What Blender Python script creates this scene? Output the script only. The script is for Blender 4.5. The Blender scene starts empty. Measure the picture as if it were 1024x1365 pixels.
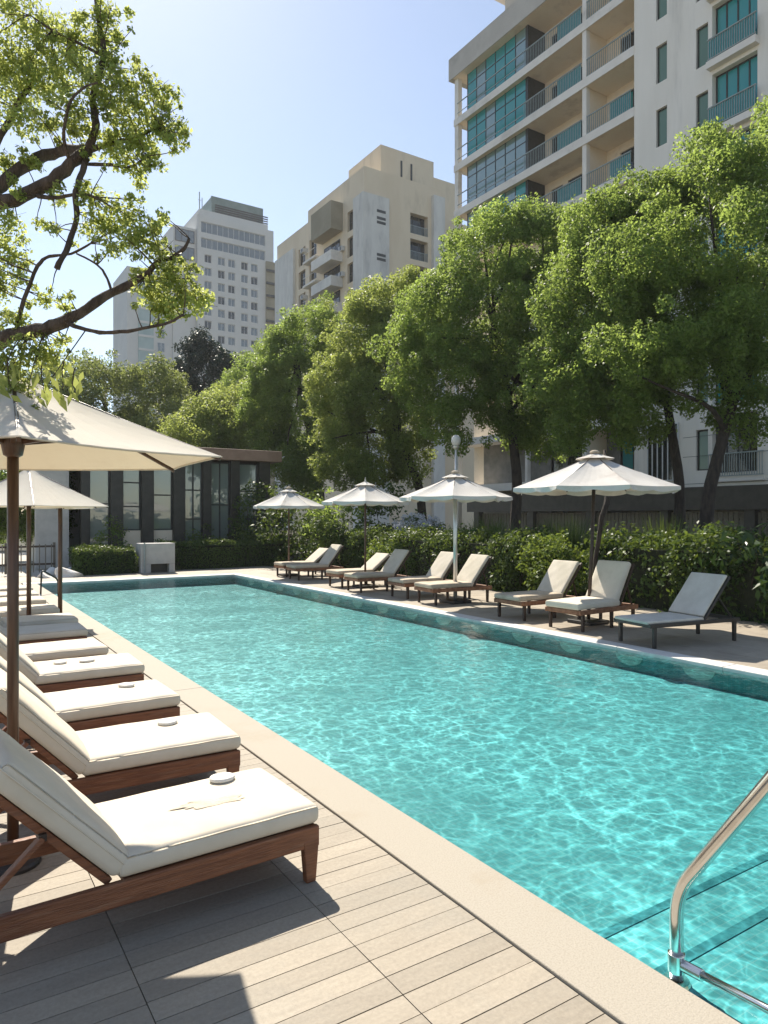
import bpy, bmesh, math, random
import numpy as np
from mathutils import Vector, Matrix

R = math.radians
SC = bpy.context.scene
COL = SC.collection
rng = np.random.default_rng(11)
rnd = random.Random(5)

# ------------------------------------------------------------------ camera
CAM_H = 1.75
YAW = -32.77
FX, FY = math.sin(R(-YAW)), math.cos(R(-YAW))      # forward of the camera on the ground


def at(px, py, Z):
    """world point seen at photo pixel (px, py) at a depth of Z metres"""
    X = (px - 512) / 940.0 * Z
    return Vector((X * FY + Z * FX, -X * FX + Z * FY, CAM_H - (py - 689) / 940.0 * Z))


# ------------------------------------------------------------------ objects
def tag(o, label=None, cat=None, group=None, kind=None):
    if label: o['label'] = label
    if cat: o['category'] = cat
    if group: o['group'] = group
    if kind: o['kind'] = kind
    return o


def thing(name, label, cat, loc=(0, 0, 0), rz=0.0, group=None):
    o = bpy.data.objects.new(name, None)
    COL.objects.link(o)
    o.empty_display_size = 0.2
    o.location = loc
    o.rotation_euler = (0, 0, rz)
    return tag(o, label, cat, group)


def copy_tree(o, parent=None):
    c = o.copy()
    COL.objects.link(c)
    c.parent = parent
    for ch in list(o.children):
        copy_tree(ch, c)
    return c


class MB:
    """collects shapes, then links them as one mesh object"""

    def __init__(self, off=(0, 0, 0)):
        self.v, self.f, self.off = [], [], Vector(off)

    def add(self, verts, faces):
        n = len(self.v)
        self.v += [tuple(Vector(p) - self.off) for p in verts]
        self.f += [tuple(i + n for i in f) for f in faces]
        return self

    def box(self, x0, x1, y0, y1, z0, z1, m=None):
        vs = [(x, y, z) for z in (z0, z1) for y in (y0, y1) for x in (x0, x1)]
        if m is not None: vs = [m @ Vector(p) for p in vs]
        return self.add(vs, [(0, 2, 3, 1), (4, 5, 7, 6), (0, 1, 5, 4), (2, 6, 7, 3), (0, 4, 6, 2), (1, 3, 7, 5)])

    def quad(self, a, b, c, d):
        return self.add([a, b, c, d], [(0, 1, 2, 3)])

    def bar(self, p, q, w, h, up=(0, 0, 1)):
        """square bar from p to q"""
        p, q = Vector(p), Vector(q)
        d = (q - p)
        L = d.length
        d.normalize()
        s = d.cross(Vector(up))
        if s.length < 1e-4: s = Vector((1, 0, 0))
        s.normalize()
        u = s.cross(d)
        m = Matrix((s, d, u)).transposed().to_4x4()
        m.translation = p
        return self.box(-w / 2, w / 2, 0, L, -h / 2, h / 2, m)

    def tube(self, pts, rad, n=10, cap=True):
        pts = [Vector(p) for p in pts]
        if not hasattr(rad, '__len__'): rad = [rad] * len(pts)
        vs, fs = [], []
        ref = None
        for i, p in enumerate(pts):
            t = (pts[min(i + 1, len(pts) - 1)] - pts[max(i - 1, 0)]).normalized()
            if ref is None:
                ref = Vector((0, 0, 1)) if abs(t.z) < 0.9 else Vector((1, 0, 0))
            a = (ref - t * ref.dot(t)).normalized()
            ref = a
            b = t.cross(a)
            for k in range(n):
                an = 2 * math.pi * k / n
                vs.append(p + (a * math.cos(an) + b * math.sin(an)) * rad[i])
        for i in range(len(pts) - 1):
            for k in range(n):
                fs.append((i * n + k, i * n + (k + 1) % n, (i + 1) * n + (k + 1) % n, (i + 1) * n + k))
        if cap:
            fs.append(tuple(range(n))[::-1])
            fs.append(tuple(range((len(pts) - 1) * n, len(pts) * n)))
        return self.add(vs, fs)

    def lathe(self, prof, n=24, c=(0, 0, 0)):
        c = Vector(c)
        vs, fs = [], []
        for r, z in prof:
            for k in range(n):
                a = 2 * math.pi * k / n
                vs.append(c + Vector((r * math.cos(a), r * math.sin(a), z)))
        for i in range(len(prof) - 1):
            for k in range(n):
                fs.append((i * n + k, i * n + (k + 1) % n, (i + 1) * n + (k + 1) % n, (i + 1) * n + k))
        return self.add(vs, fs)

    def build(self, name, mat, parent=None, smooth=False, bevel=0.0, seg=2):
        me = bpy.data.meshes.new(name)
        me.from_pydata(self.v, [], self.f)
        me.materials.append(mat)
        if smooth:
            me.polygons.foreach_set('use_smooth', [True] * len(me.polygons))
        me.update()
        o = bpy.data.objects.new(name, me)
        COL.objects.link(o)
        o.parent = parent
        if parent is None:
            o.location = self.off
        if bevel:
            b = o.modifiers.new('bevel', 'BEVEL')
            b.width = bevel
            b.segments = seg
            b.limit_method = 'ANGLE'
            b.angle_limit = R(40)
        return o


def quads_mesh(name, V, mat, parent=None, tint=None, off=None):
    """V: (N,4,3) array of separate quads"""
    N = len(V)
    V = V.reshape(-1, 3).astype(np.float32)
    if off is not None: V = V - np.array(off, np.float32)
    me = bpy.data.meshes.new(name)
    me.vertices.add(N * 4)
    me.vertices.foreach_set('co', V.ravel())
    me.loops.add(N * 4)
    me.loops.foreach_set('vertex_index', np.arange(N * 4, dtype=np.int32))
    me.polygons.add(N)
    me.polygons.foreach_set('loop_start', np.arange(0, N * 4, 4, dtype=np.int32))
    if tint is not None:
        a = me.attributes.new('tint', 'FLOAT', 'POINT')
        a.data.foreach_set('value', np.repeat(tint, 4).astype(np.float32))
    me.materials.append(mat)
    me.update(calc_edges=True)
    o = bpy.data.objects.new(name, me)
    COL.objects.link(o)
    o.parent = parent
    if parent is None and off is not None: o.location = off
    return o


def unit(a):
    return a / np.maximum(np.linalg.norm(a, axis=-1, keepdims=True), 1e-6)


def leaf_quads(pos, nrm, size, aspect=0.5, fold=0.18, droop=0.0):
    N = len(pos)
    nrm = unit(nrm)
    a = rng.normal(size=(N, 3))
    a[:, 2] -= droop
    a = unit(a - nrm * np.sum(a * nrm, 1, keepdims=True))
    b = np.cross(nrm, a)
    s = size[:, None]
    lift = nrm * s * fold
    return np.stack([pos - a * s, pos + b * s * aspect + lift, pos + a * s, pos - b * s * aspect + lift], 1)


def clump_leaves(centers, radii, per, flat=0.85, up=0.45, rough=0.8, shell=0.5):
    """leaves scattered through the outer part of many small clumps"""
    P, Nn, T = [], [], []
    for c, r in zip(centers, radii):
        n = max(8, int(per * (r ** 2)))
        d = unit(rng.normal(size=(n, 3)))
        lump = 1 + 0.22 * np.sin(d[:, :1] * 5 + rng.random() * 6) * np.sin(d[:, 1:2] * 4 + rng.random() * 6)
        rr = r * (shell + (1.08 - shell) * rng.random((n, 1)) ** 0.6) * lump
        p = c + d * rr * np.array([1, 1, flat])
        P.append(p)
        Nn.append(d * 0.7 + np.array([0, 0, up]) + rng.normal(size=(n, 3)) * rough)
        T.append(np.clip(rng.random() * 0.5 + rng.random(n) * 0.5, 0, 1))
    return np.concatenate(P), np.concatenate(Nn), np.concatenate(T)


def lobe_clumps(lobes, n, r0, r1, zmin=None):
    """small clump centres over the surface of a few big lobes"""
    cs, rs = [], []
    w = np.array([l[1][0] * l[1][2] for l in lobes])
    w = w / w.sum()
    tries = 0
    while len(cs) < n and tries < n * 30:
        tries += 1
        i = rng.choice(len(lobes), p=w)
        c, rad = np.array(lobes[i][0]), np.array(lobes[i][1])
        d = unit(rng.normal(size=3))
        spray = rng.random() < 0.22
        p = c + d * rad * ((1.0 + 0.2 * rng.random()) if spray else (0.60 + 0.38 * rng.random() ** 0.5))
        deep = False
        for j, (c2, r2) in enumerate(lobes):
            if j != i and np.linalg.norm((p - np.array(c2)) / np.array(r2)) < 0.55: deep = True
        if deep or (zmin is not None and p[2] < zmin): continue
        cs.append(p)
        rs.append(r0 * (0.55 + 0.4 * rng.random()) if spray else r0 + (r1 - r0) * rng.random() ** 1.6)
    return cs, rs


# ------------------------------------------------------------------ materials
def new_mat(name):
    m = bpy.data.materials.new(name)
    m.use_nodes = True
    nt = m.node_tree
    nt.nodes.clear()
    out = nt.nodes.new('ShaderNodeOutputMaterial')
    return m, nt, out


def N(nt, kind, **kw):
    n = nt.nodes.new(kind)
    for k, v in kw.items():
        if k in n.inputs: n.inputs[k].default_value = v
        else: setattr(n, k, v)
    return n


def L(nt, a, b): nt.links.new(a, b)


def coords(nt, scale=(1, 1, 1), vary=True):
    tc = N(nt, 'ShaderNodeTexCoord')
    mp = N(nt, 'ShaderNodeMapping')
    mp.inputs['Scale'].default_value = scale
    if vary:
        oi = N(nt, 'ShaderNodeObjectInfo')
        ad = N(nt, 'ShaderNodeVectorMath', operation='MULTIPLY_ADD')
        ad.inputs[1].default_value = (0, 0, 0)
        L(nt, tc.outputs['Object'], ad.inputs[0])
        sc = N(nt, 'ShaderNodeVectorMath', operation='SCALE')
        sc.inputs[0].default_value = (7.3, 3.1, 5.7)
        L(nt, oi.outputs['Random'], sc.inputs['Scale'])
        ad2 = N(nt, 'ShaderNodeVectorMath', operation='ADD')
        L(nt, tc.outputs['Object'], ad2.inputs[0])
        L(nt, sc.outputs[0], ad2.inputs[1])
        L(nt, ad2.outputs[0], mp.inputs['Vector'])
    else:
        L(nt, tc.outputs['Object'], mp.inputs['Vector'])
    return mp.outputs['Vector']


def rgb(c): return (c[0], c[1], c[2], 1)


def pm(name, c1, c2=None, scale=4.0, stretch=(1, 1, 1), rough=0.6, bump=0.0, bscale=40.0, detail=6, lo=0.35, hi=0.65,
       metallic=0.0, spec=0.5, c3=None, c3scale=0.8, c3amt=0.5, bdist=0.01, rrange=None, trans=0.0, tcol=None):
    """two-tone noise material with bump, optional large stains"""
    m, nt, out = new_mat(name)
    b = N(nt, 'ShaderNodeBsdfPrincipled')
    b.inputs['Roughness'].default_value = rough
    b.inputs['Metallic'].default_value = metallic
    b.inputs['Specular IOR Level'].default_value = spec
    v = coords(nt, stretch)
    n = N(nt, 'ShaderNodeTexNoise', Scale=scale, Detail=detail, Roughness=0.6)
    L(nt, v, n.inputs['Vector'])
    mr = N(nt, 'ShaderNodeMapRange', interpolation_type='SMOOTHSTEP')
    mr.inputs['From Min'].default_value = lo
    mr.inputs['From Max'].default_value = hi
    L(nt, n.outputs['Fac'], mr.inputs['Value'])
    mx = N(nt, 'ShaderNodeMix', data_type='RGBA')
    mx.inputs[6].default_value = rgb(c1)
    mx.inputs[7].default_value = rgb(c2 or c1)
    L(nt, mr.outputs['Result'], mx.inputs[0])
    col = mx.outputs[2]
    if c3:
        n3 = N(nt, 'ShaderNodeTexNoise', Scale=c3scale, Detail=5, Roughness=0.65)
        L(nt, v, n3.inputs['Vector'])
        m3 = N(nt, 'ShaderNodeMapRange', interpolation_type='SMOOTHSTEP')
        m3.inputs['From Min'].default_value = 0.52
        m3.inputs['From Max'].default_value = 0.75
        m3.inputs['To Max'].default_value = c3amt
        L(nt, n3.outputs['Fac'], m3.inputs['Value'])
        x3 = N(nt, 'ShaderNodeMix', data_type='RGBA')
        L(nt, m3.outputs['Result'], x3.inputs[0])
        L(nt, col, x3.inputs[6])
        x3.inputs[7].default_value = rgb(c3)
        col = x3.outputs[2]
    L(nt, col, b.inputs['Base Color'])
    if rrange:
        rr = N(nt, 'ShaderNodeMapRange')
        rr.inputs['To Min'].default_value, rr.inputs['To Max'].default_value = rrange
        L(nt, n.outputs['Fac'], rr.inputs['Value'])
        L(nt, rr.outputs['Result'], b.inputs['Roughness'])
    if bump:
        bn = N(nt, 'ShaderNodeTexNoise', Scale=bscale, Detail=4)
        L(nt, v, bn.inputs['Vector'])
        bp = N(nt, 'ShaderNodeBump', Strength=bump, Distance=bdist)
        L(nt, bn.outputs['Fac'], bp.inputs['Height'])
        L(nt, bp.outputs['Normal'], b.inputs['Normal'])
    sh = b.outputs[0]
    if trans:
        t = N(nt, 'ShaderNodeBsdfTranslucent')
        t.inputs['Color'].default_value = rgb(tcol or c1)
        ms = N(nt, 'ShaderNodeMixShader')
        ms.inputs[0].default_value = trans
        L(nt, sh, ms.inputs[1])
        L(nt, t.outputs[0], ms.inputs[2])
        sh = ms.outputs[0]
    L(nt, sh, out.inputs['Surface'])
    return m


def leaf_mat(name, dark, light, tr, tfac=0.45, rough=0.45):
    m, nt, out = new_mat(name)
    at_ = N(nt, 'ShaderNodeAttribute', attribute_name='tint')
    mx = N(nt, 'ShaderNodeMix', data_type='RGBA')
    mx.inputs[6].default_value = rgb(dark)
    mx.inputs[7].default_value = rgb(light)
    L(nt, at_.outputs['Fac'], mx.inputs[0])
    b = N(nt, 'ShaderNodeBsdfPrincipled', Roughness=rough + 0.05)
    b.inputs['Specular IOR Level'].default_value = 0.32
    L(nt, mx.outputs[2], b.inputs['Base Color'])
    t = N(nt, 'ShaderNodeBsdfTranslucent')
    mt = N(nt, 'ShaderNodeMix', data_type='RGBA')
    mt.inputs[6].default_value = rgb([c * 0.6 for c in tr])
    mt.inputs[7].default_value = rgb(tr)
    L(nt, at_.outputs['Fac'], mt.inputs[0])
    L(nt, mt.outputs[2], t.inputs['Color'])
    ms = N(nt, 'ShaderNodeMixShader')
    ms.inputs[0].default_value = tfac
    L(nt, b.outputs[0], ms.inputs[1])
    L(nt, t.outputs[0], ms.inputs[2])
    L(nt, ms.outputs[0], out.inputs['Surface'])
    return m


def glass_mat(name, tint, refl=0.08, body=None, bodyfac=0.0, rough=0.02, wob=0.0):
    """thin window glass: tinted see-through plus mirror reflection by Fresnel"""
    m, nt, out = new_mat(name)
    tr = N(nt, 'ShaderNodeBsdfTransparent')
    tr.inputs['Color'].default_value = rgb(tint)
    sh = tr.outputs[0]
    if body:
        d = N(nt, 'ShaderNodeBsdfDiffuse')
        d.inputs['Color'].default_value = rgb(body)
        m1 = N(nt, 'ShaderNodeMixShader')
        m1.inputs[0].default_value = bodyfac
        L(nt, sh, m1.inputs[1])
        L(nt, d.outputs[0], m1.inputs[2])
        sh = m1.outputs[0]
    g = N(nt, 'ShaderNodeBsdfGlossy', Roughness=rough)
    fr = N(nt, 'ShaderNodeFresnel', IOR=1.5)
    if wob:
        v = coords(nt)
        bn = N(nt, 'ShaderNodeTexNoise', Scale=1.2, Detail=2)
        L(nt, v, bn.inputs['Vector'])
        bp = N(nt, 'ShaderNodeBump', Strength=wob, Distance=0.05)
        L(nt, bn.outputs['Fac'], bp.inputs['Height'])
        L(nt, bp.outputs['Normal'], g.inputs['Normal'])
    ma = N(nt, 'ShaderNodeMath', operation='ADD')
    ma.inputs[1].default_value = refl
    ma.use_clamp = True
    L(nt, fr.outputs[0], ma.inputs[0])
    ms = N(nt, 'ShaderNodeMixShader')
    L(nt, ma.outputs[0], ms.inputs[0])
    L(nt, sh, ms.inputs[1])
    L(nt, g.outputs[0], ms.inputs[2])
    L(nt, ms.outputs[0], out.inputs['Surface'])
    return m
# ------------------------------------------------------------------ world, sun, camera
SUN_EL, SUN_AZ = 47.0, 9.0            # azimuth from +Y, negative = towards -X
w = bpy.data.worlds.new('World')
SC.world = w
w.use_nodes = True
nt = w.node_tree
bg = nt.nodes['Background']
sky = nt.nodes.new('ShaderNodeTexSky')
sky.sky_type = 'NISHITA'
sky.sun_disc = False
sky.sun_elevation = R(SUN_EL)
sky.sun_rotation = R(SUN_AZ)
sky.altitude = 20
sky.air_density = 1.0
sky.dust_density = 0.3
sky.ozone_density = 0.7
hs = nt.nodes.new('ShaderNodeHueSaturation')
hs.inputs['Saturation'].default_value = 0.88
nt.links.new(sky.outputs[0], hs.inputs['Color'])
nt.links.new(hs.outputs[0], bg.inputs['Color'])
bg.inputs['Strength'].default_value = 0.082
sl = bpy.data.lights.new('sun', 'SUN')
sl.energy = 4.3
sl.angle = R(0.5)
sl.color = (1.0, 0.92, 0.79)
so = bpy.data.objects.new('sun', sl)
COL.objects.link(so)
sd = Vector((math.sin(R(SUN_AZ)) * math.cos(R(SUN_EL)), math.cos(R(SUN_AZ)) * math.cos(R(SUN_EL)), math.sin(R(SUN_EL))))
so.rotation_euler = sd.to_track_quat('Z', 'Y').to_euler()
so.location = sd * 60

cd = bpy.data.cameras.new('camera')
cam = bpy.data.objects.new('camera', cd)
COL.objects.link(cam)
cd.sensor_fit = 'HORIZONTAL'
cd.sensor_width = 36
cd.lens = 36 * 940 / 1024
cd.shift_y = 6.5 / 1024
cd.clip_start = 0.05
cd.clip_end = 3000
cam.location = (0, 0, CAM_H)
cam.rotation_euler = (R(90), 0, R(YAW))
SC.camera = cam
SC.view_settings.view_transform = 'Standard'
SC.view_settings.look = 'None'
SC.view_settings.exposure = 1.05
SC.view_settings.gamma = 1
SC.render.engine = 'CYCLES'
SC.cycles.use_denoising = True
SC.cycles.max_bounces = 10
SC.cycles.diffuse_bounces = 6
SC.cycles.transparent_max_bounces = 24
SC.cycles.sample_clamp_indirect = 6
SC.cycles.volume_bounces = 0
SC.cycles.caustics_reflective = False
SC.cycles.caustics_refractive = False

# ------------------------------------------------------------------ materials
M = {}
M['wood'] = pm('weathered_red_wood', (0.15, 0.052, 0.022), (0.24, 0.092, 0.04), scale=9, stretch=(0.5, 6, 6), rough=0.5, bump=0.5,
               bscale=30, c3=(0.30, 0.17, 0.10), c3scale=7, c3amt=0.55, rrange=(0.35, 0.65))
M['wood_dark'] = pm('dark_wood', (0.03, 0.017, 0.011), (0.055, 0.03, 0.018), scale=9, stretch=(0.5, 6, 6), rough=0.5, bump=0.3)
M['wood_pole'] = pm('varnished_pole_wood', (0.055, 0.026, 0.014), (0.10, 0.05, 0.028), scale=6, stretch=(9, 9, 0.5), rough=0.35, bump=0.2)
M['canvas'] = pm('cream_canvas', (0.60, 0.535, 0.43), (0.67, 0.605, 0.50), scale=3, rough=0.85, bump=0.25, bscale=320, bdist=0.002,
                 c3=(0.50, 0.43, 0.33), c3scale=3.0, c3amt=0.4)
M['patch'] = pm('worn_canvas', (0.54, 0.47, 0.36), (0.62, 0.55, 0.44), scale=14, rough=0.95, bump=0.6, bscale=90)
M['parasol'] = pm('parasol_canvas', (0.76, 0.72, 0.64), (0.81, 0.775, 0.70), scale=2, rough=0.85, bump=0.2, bscale=200, bdist=0.003,
                  c3=(0.55, 0.47, 0.38), c3scale=2.5, c3amt=0.4, trans=0.4, tcol=(0.78, 0.71, 0.58))
M['parasol_white'] = pm('faded_parasol_canvas', (0.66, 0.635, 0.59), (0.73, 0.71, 0.67), scale=2.5, rough=0.85, bump=0.2, bscale=150, bdist=0.003,
                        c3=(0.45, 0.36, 0.29), c3scale=2.0, c3amt=0.55, trans=0.25, tcol=(0.6, 0.55, 0.48))
M['sling_grey'] = pm('grey_sling_mesh', (0.53, 0.495, 0.43), (0.60, 0.565, 0.50), scale=5, rough=0.75, bump=0.3, bscale=260, bdist=0.002)
M['sling_tan'] = pm('tan_canvas', (0.42, 0.35, 0.26), (0.55, 0.47, 0.37), scale=3, rough=0.85, bump=0.2, bscale=200, bdist=0.003)
M['sling_beige'] = pm('beige_sling', (0.50, 0.45, 0.36), (0.58, 0.52, 0.43), scale=4, rough=0.8, bump=0.3, bscale=220, bdist=0.002)
M['brown_wicker'] = pm('brown_wicker', (0.20, 0.085, 0.04), (0.30, 0.14, 0.07), scale=16, rough=0.6, bump=0.6, bscale=70)
M['dark_metal'] = pm('dark_metal', (0.02, 0.019, 0.018), (0.035, 0.032, 0.03), scale=8, rough=0.4)
M['pale_metal'] = pm('pale_metal_pole', (0.55, 0.54, 0.52), (0.65, 0.64, 0.62), scale=5, rough=0.3, metallic=0.6)
M['steel'] = pm('brushed_steel', (0.62, 0.60, 0.57), (0.70, 0.68, 0.65), scale=3, stretch=(3, 3, 3), rough=0.16, metallic=1.0, rrange=(0.10, 0.24))
M['pad'] = pm('white_pad', (0.74, 0.72, 0.68), (0.66, 0.63, 0.58), scale=30, rough=0.8, bump=0.5, bscale=120)
M['bark'] = pm('brown_bark', (0.055, 0.038, 0.027), (0.11, 0.08, 0.06), scale=5, stretch=(4, 4, 1), rough=0.9, bump=1.0, bscale=18, bdist=0.03)
M['bark_dark'] = pm('dark_bark', (0.028, 0.021, 0.016), (0.06, 0.045, 0.034), scale=4, stretch=(4, 4, 1), rough=0.9, bump=1.0, bscale=14, bdist=0.04)
M['leaf'] = leaf_mat('row_tree_leaf', (0.07, 0.13, 0.027), (0.14, 0.195, 0.045), (0.47, 0.61, 0.13), 0.54)
M['leaf_yellow'] = leaf_mat('yellowish_leaf', (0.08, 0.135, 0.028), (0.165, 0.22, 0.055), (0.55, 0.63, 0.15), 0.53)
M['leaf_near'] = leaf_mat('near_tree_leaf', (0.08, 0.13, 0.03), (0.17, 0.22, 0.055), (0.70, 0.76, 0.22), 0.6)
M['leaf_far'] = leaf_mat('far_tree_leaf', (0.10, 0.14, 0.05), (0.17, 0.21, 0.07), (0.40, 0.46, 0.12), 0.45)
M['leaf_pine'] = leaf_mat('bluish_leaf', (0.018, 0.035, 0.024), (0.035, 0.06, 0.038), (0.04, 0.07, 0.03), 0.2)
M['leaf_hedge'] = leaf_mat('hedge_leaf', (0.022, 0.055, 0.012), (0.07, 0.12, 0.025), (0.20, 0.27, 0.04), 0.35)
M['leaf_bright'] = leaf_mat('bright_hedge_leaf', (0.06, 0.12, 0.02), (0.13, 0.20, 0.04), (0.26, 0.33, 0.05), 0.4)
M['leaf_broad'] = leaf_mat('broad_leaf', (0.018, 0.045, 0.014), (0.04, 0.08, 0.022), (0.08, 0.14, 0.03), 0.22, rough=0.32)
M['blossom'] = leaf_mat('white_blossom', (0.55, 0.57, 0.62), (0.75, 0.76, 0.80), (0.5, 0.5, 0.55), 0.3)
M['core'] = pm('hedge_twigs', (0.012, 0.016, 0.006), (0.025, 0.03, 0.012), scale=20, rough=0.95)
M['soil'] = pm('planted_soil', (0.035, 0.035, 0.02), (0.07, 0.065, 0.04), scale=2.5, rough=0.95, bump=0.6, bscale=20)
M['stone_coping'] = pm('sandstone_coping', (0.335, 0.297, 0.238), (0.39, 0.348, 0.282), scale=120, rough=0.8, bump=0.5, bscale=160, bdist=0.004,
                       c3=(0.34, 0.285, 0.21), c3scale=1.6, c3amt=0.85, lo=0.3, hi=0.6, detail=2)
M['stone_white'] = pm('pale_coping', (0.55, 0.53, 0.50), (0.63, 0.61, 0.57), scale=4, rough=0.7, bump=0.3, bscale=80, c3=(0.4, 0.38, 0.34), c3amt=0.5)
M['bounce_paving'] = pm('pale_bounce_paving', (0.40, 0.37, 0.32), (0.48, 0.44, 0.38), scale=3, rough=0.85, bump=0.3, bscale=60, c3=(0.3, 0.27, 0.23), c3amt=0.5)
M['rock'] = pm('white_rock', (0.60, 0.57, 0.52), (0.72, 0.70, 0.66), scale=4, rough=0.85, bump=0.8, bscale=15, bdist=0.03)


def plank_mat(name, c1, c2, grain_axis, dirt=(0.3, 0.27, 0.22)):
    m, nt, out = new_mat(name)
    b = N(nt, 'ShaderNodeBsdfPrincipled', Roughness=0.7)
    geo = N(nt, 'ShaderNodeNewGeometry')
    tc = N(nt, 'ShaderNodeTexCoord')
    mp = N(nt, 'ShaderNodeMapping')
    mp.inputs['Scale'].default_value = (2.6, 15, 10) if grain_axis == 'x' else (15, 2.6, 10)
    off = N(nt, 'ShaderNodeVectorMath', operation='SCALE')
    off.inputs[0].default_value = (31, 17, 9)
    L(nt, geo.outputs['Random Per Island'], off.inputs['Scale'])
    ad = N(nt, 'ShaderNodeVectorMath', operation='ADD')
    L(nt, tc.outputs['Object'], ad.inputs[0])
    L(nt, off.outputs[0], ad.inputs[1])
    L(nt, ad.outputs[0], mp.inputs['Vector'])
    n = N(nt, 'ShaderNodeTexNoise', Scale=1.6, Detail=7, Roughness=0.65, Distortion=0.4)
    L(nt, mp.outputs[0], n.inputs['Vector'])
    mr = N(nt, 'ShaderNodeMapRange')
    mr.inputs['From Min'].default_value, mr.inputs['From Max'].default_value = 0.3, 0.7
    L(nt, n.outputs['Fac'], mr.inputs['Value'])
    mx = N(nt, 'ShaderNodeMix', data_type='RGBA')
    mx.inputs[6].default_value, mx.inputs[7].default_value = rgb(c1), rgb(c2)
    L(nt, mr.outputs[0], mx.inputs[0])
    # dirt blotches
    n2 = N(nt, 'ShaderNodeTexNoise', Scale=1.7, Detail=6, Roughness=0.7)
    L(nt, tc.outputs['Object'], n2.inputs['Vector'])
    m2 = N(nt, 'ShaderNodeMapRange', interpolation_type='SMOOTHSTEP')
    m2.inputs['From Min'].default_value, m2.inputs['From Max'].default_value, m2.inputs['To Max'].default_value = 0.42, 0.72, 0.6
    L(nt, n2.outputs['Fac'], m2.inputs['Value'])
    x2 = N(nt, 'ShaderNodeMix', data_type='RGBA')
    L(nt, m2.outputs[0], x2.inputs[0])
    L(nt, mx.outputs[2], x2.inputs[6])
    x2.inputs[7].default_value = rgb(dirt)
    n5 = N(nt, 'ShaderNodeTexNoise', Scale=55, Detail=4, Roughness=0.7)
    L(nt, tc.outputs['Object'], n5.inputs['Vector'])
    m5 = N(nt, 'ShaderNodeMapRange')
    m5.inputs['From Min'].default_value, m5.inputs['From Max'].default_value = 0.3, 0.7
    m5.inputs['To Min'].default_value, m5.inputs['To Max'].default_value = 0.86, 1.12
    L(nt, n5.outputs['Fac'], m5.inputs['Value'])
    x5 = N(nt, 'ShaderNodeVectorMath', operation='SCALE')
    L(nt, x2.outputs[2], x5.inputs[0])
    L(nt, m5.outputs[0], x5.inputs['Scale'])
    hv = N(nt, 'ShaderNodeHueSaturation')
    v = N(nt, 'ShaderNodeMapRange')
    v.inputs['To Min'].default_value, v.inputs['To Max'].default_value = 0.84, 1.08
    L(nt, geo.outputs['Random Per Island'], v.inputs['Value'])
    L(nt, v.outputs[0], hv.inputs['Value'])
    L(nt, x5.outputs[0], hv.inputs['Color'])
    L(nt, hv.outputs[0], b.inputs['Base Color'])
    bp = N(nt, 'ShaderNodeBump', Strength=0.25, Distance=0.004)
    L(nt, n.outputs['Fac'], bp.inputs['Height'])
    L(nt, bp.outputs[0], b.inputs['Normal'])
    L(nt, b.outputs[0], out.inputs['Surface'])
    return m


M['plank'] = plank_mat('weathered_deck_board', (0.30, 0.255, 0.195), (0.355, 0.305, 0.235), 'x')
M['tile'] = plank_mat('terrace_tile', (0.33, 0.28, 0.215), (0.41, 0.355, 0.28), 'y', dirt=(0.24, 0.20, 0.155))


def pool_mat():
    m, nt, out = new_mat('turquoise_mosaic')
    b = N(nt, 'ShaderNodeBsdfPrincipled', Roughness=0.4)
    tc = N(nt, 'ShaderNodeTexCoord')
    br = N(nt, 'ShaderNodeTexBrick', offset=0.0)
    br.inputs['Scale'].default_value = 1.0
    br.inputs['Brick Width'].default_value = 0.05
    br.inputs['Row Height'].default_value = 0.05
    br.inputs['Mortar Size'].default_value = 0.0025
    br.inputs['Color1'].default_value = rgb((0.075, 0.315, 0.33))
    br.inputs['Color2'].default_value = rgb((0.10, 0.36, 0.372))
    br.inputs['Mortar'].default_value = rgb((0.16, 0.38, 0.38))
    L(nt, tc.outputs['Object'], br.inputs['Vector'])
    L(nt, br.outputs['Color'], b.inputs['Base Color'])
    L(nt, b.outputs[0], out.inputs['Surface'])
    return m


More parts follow.
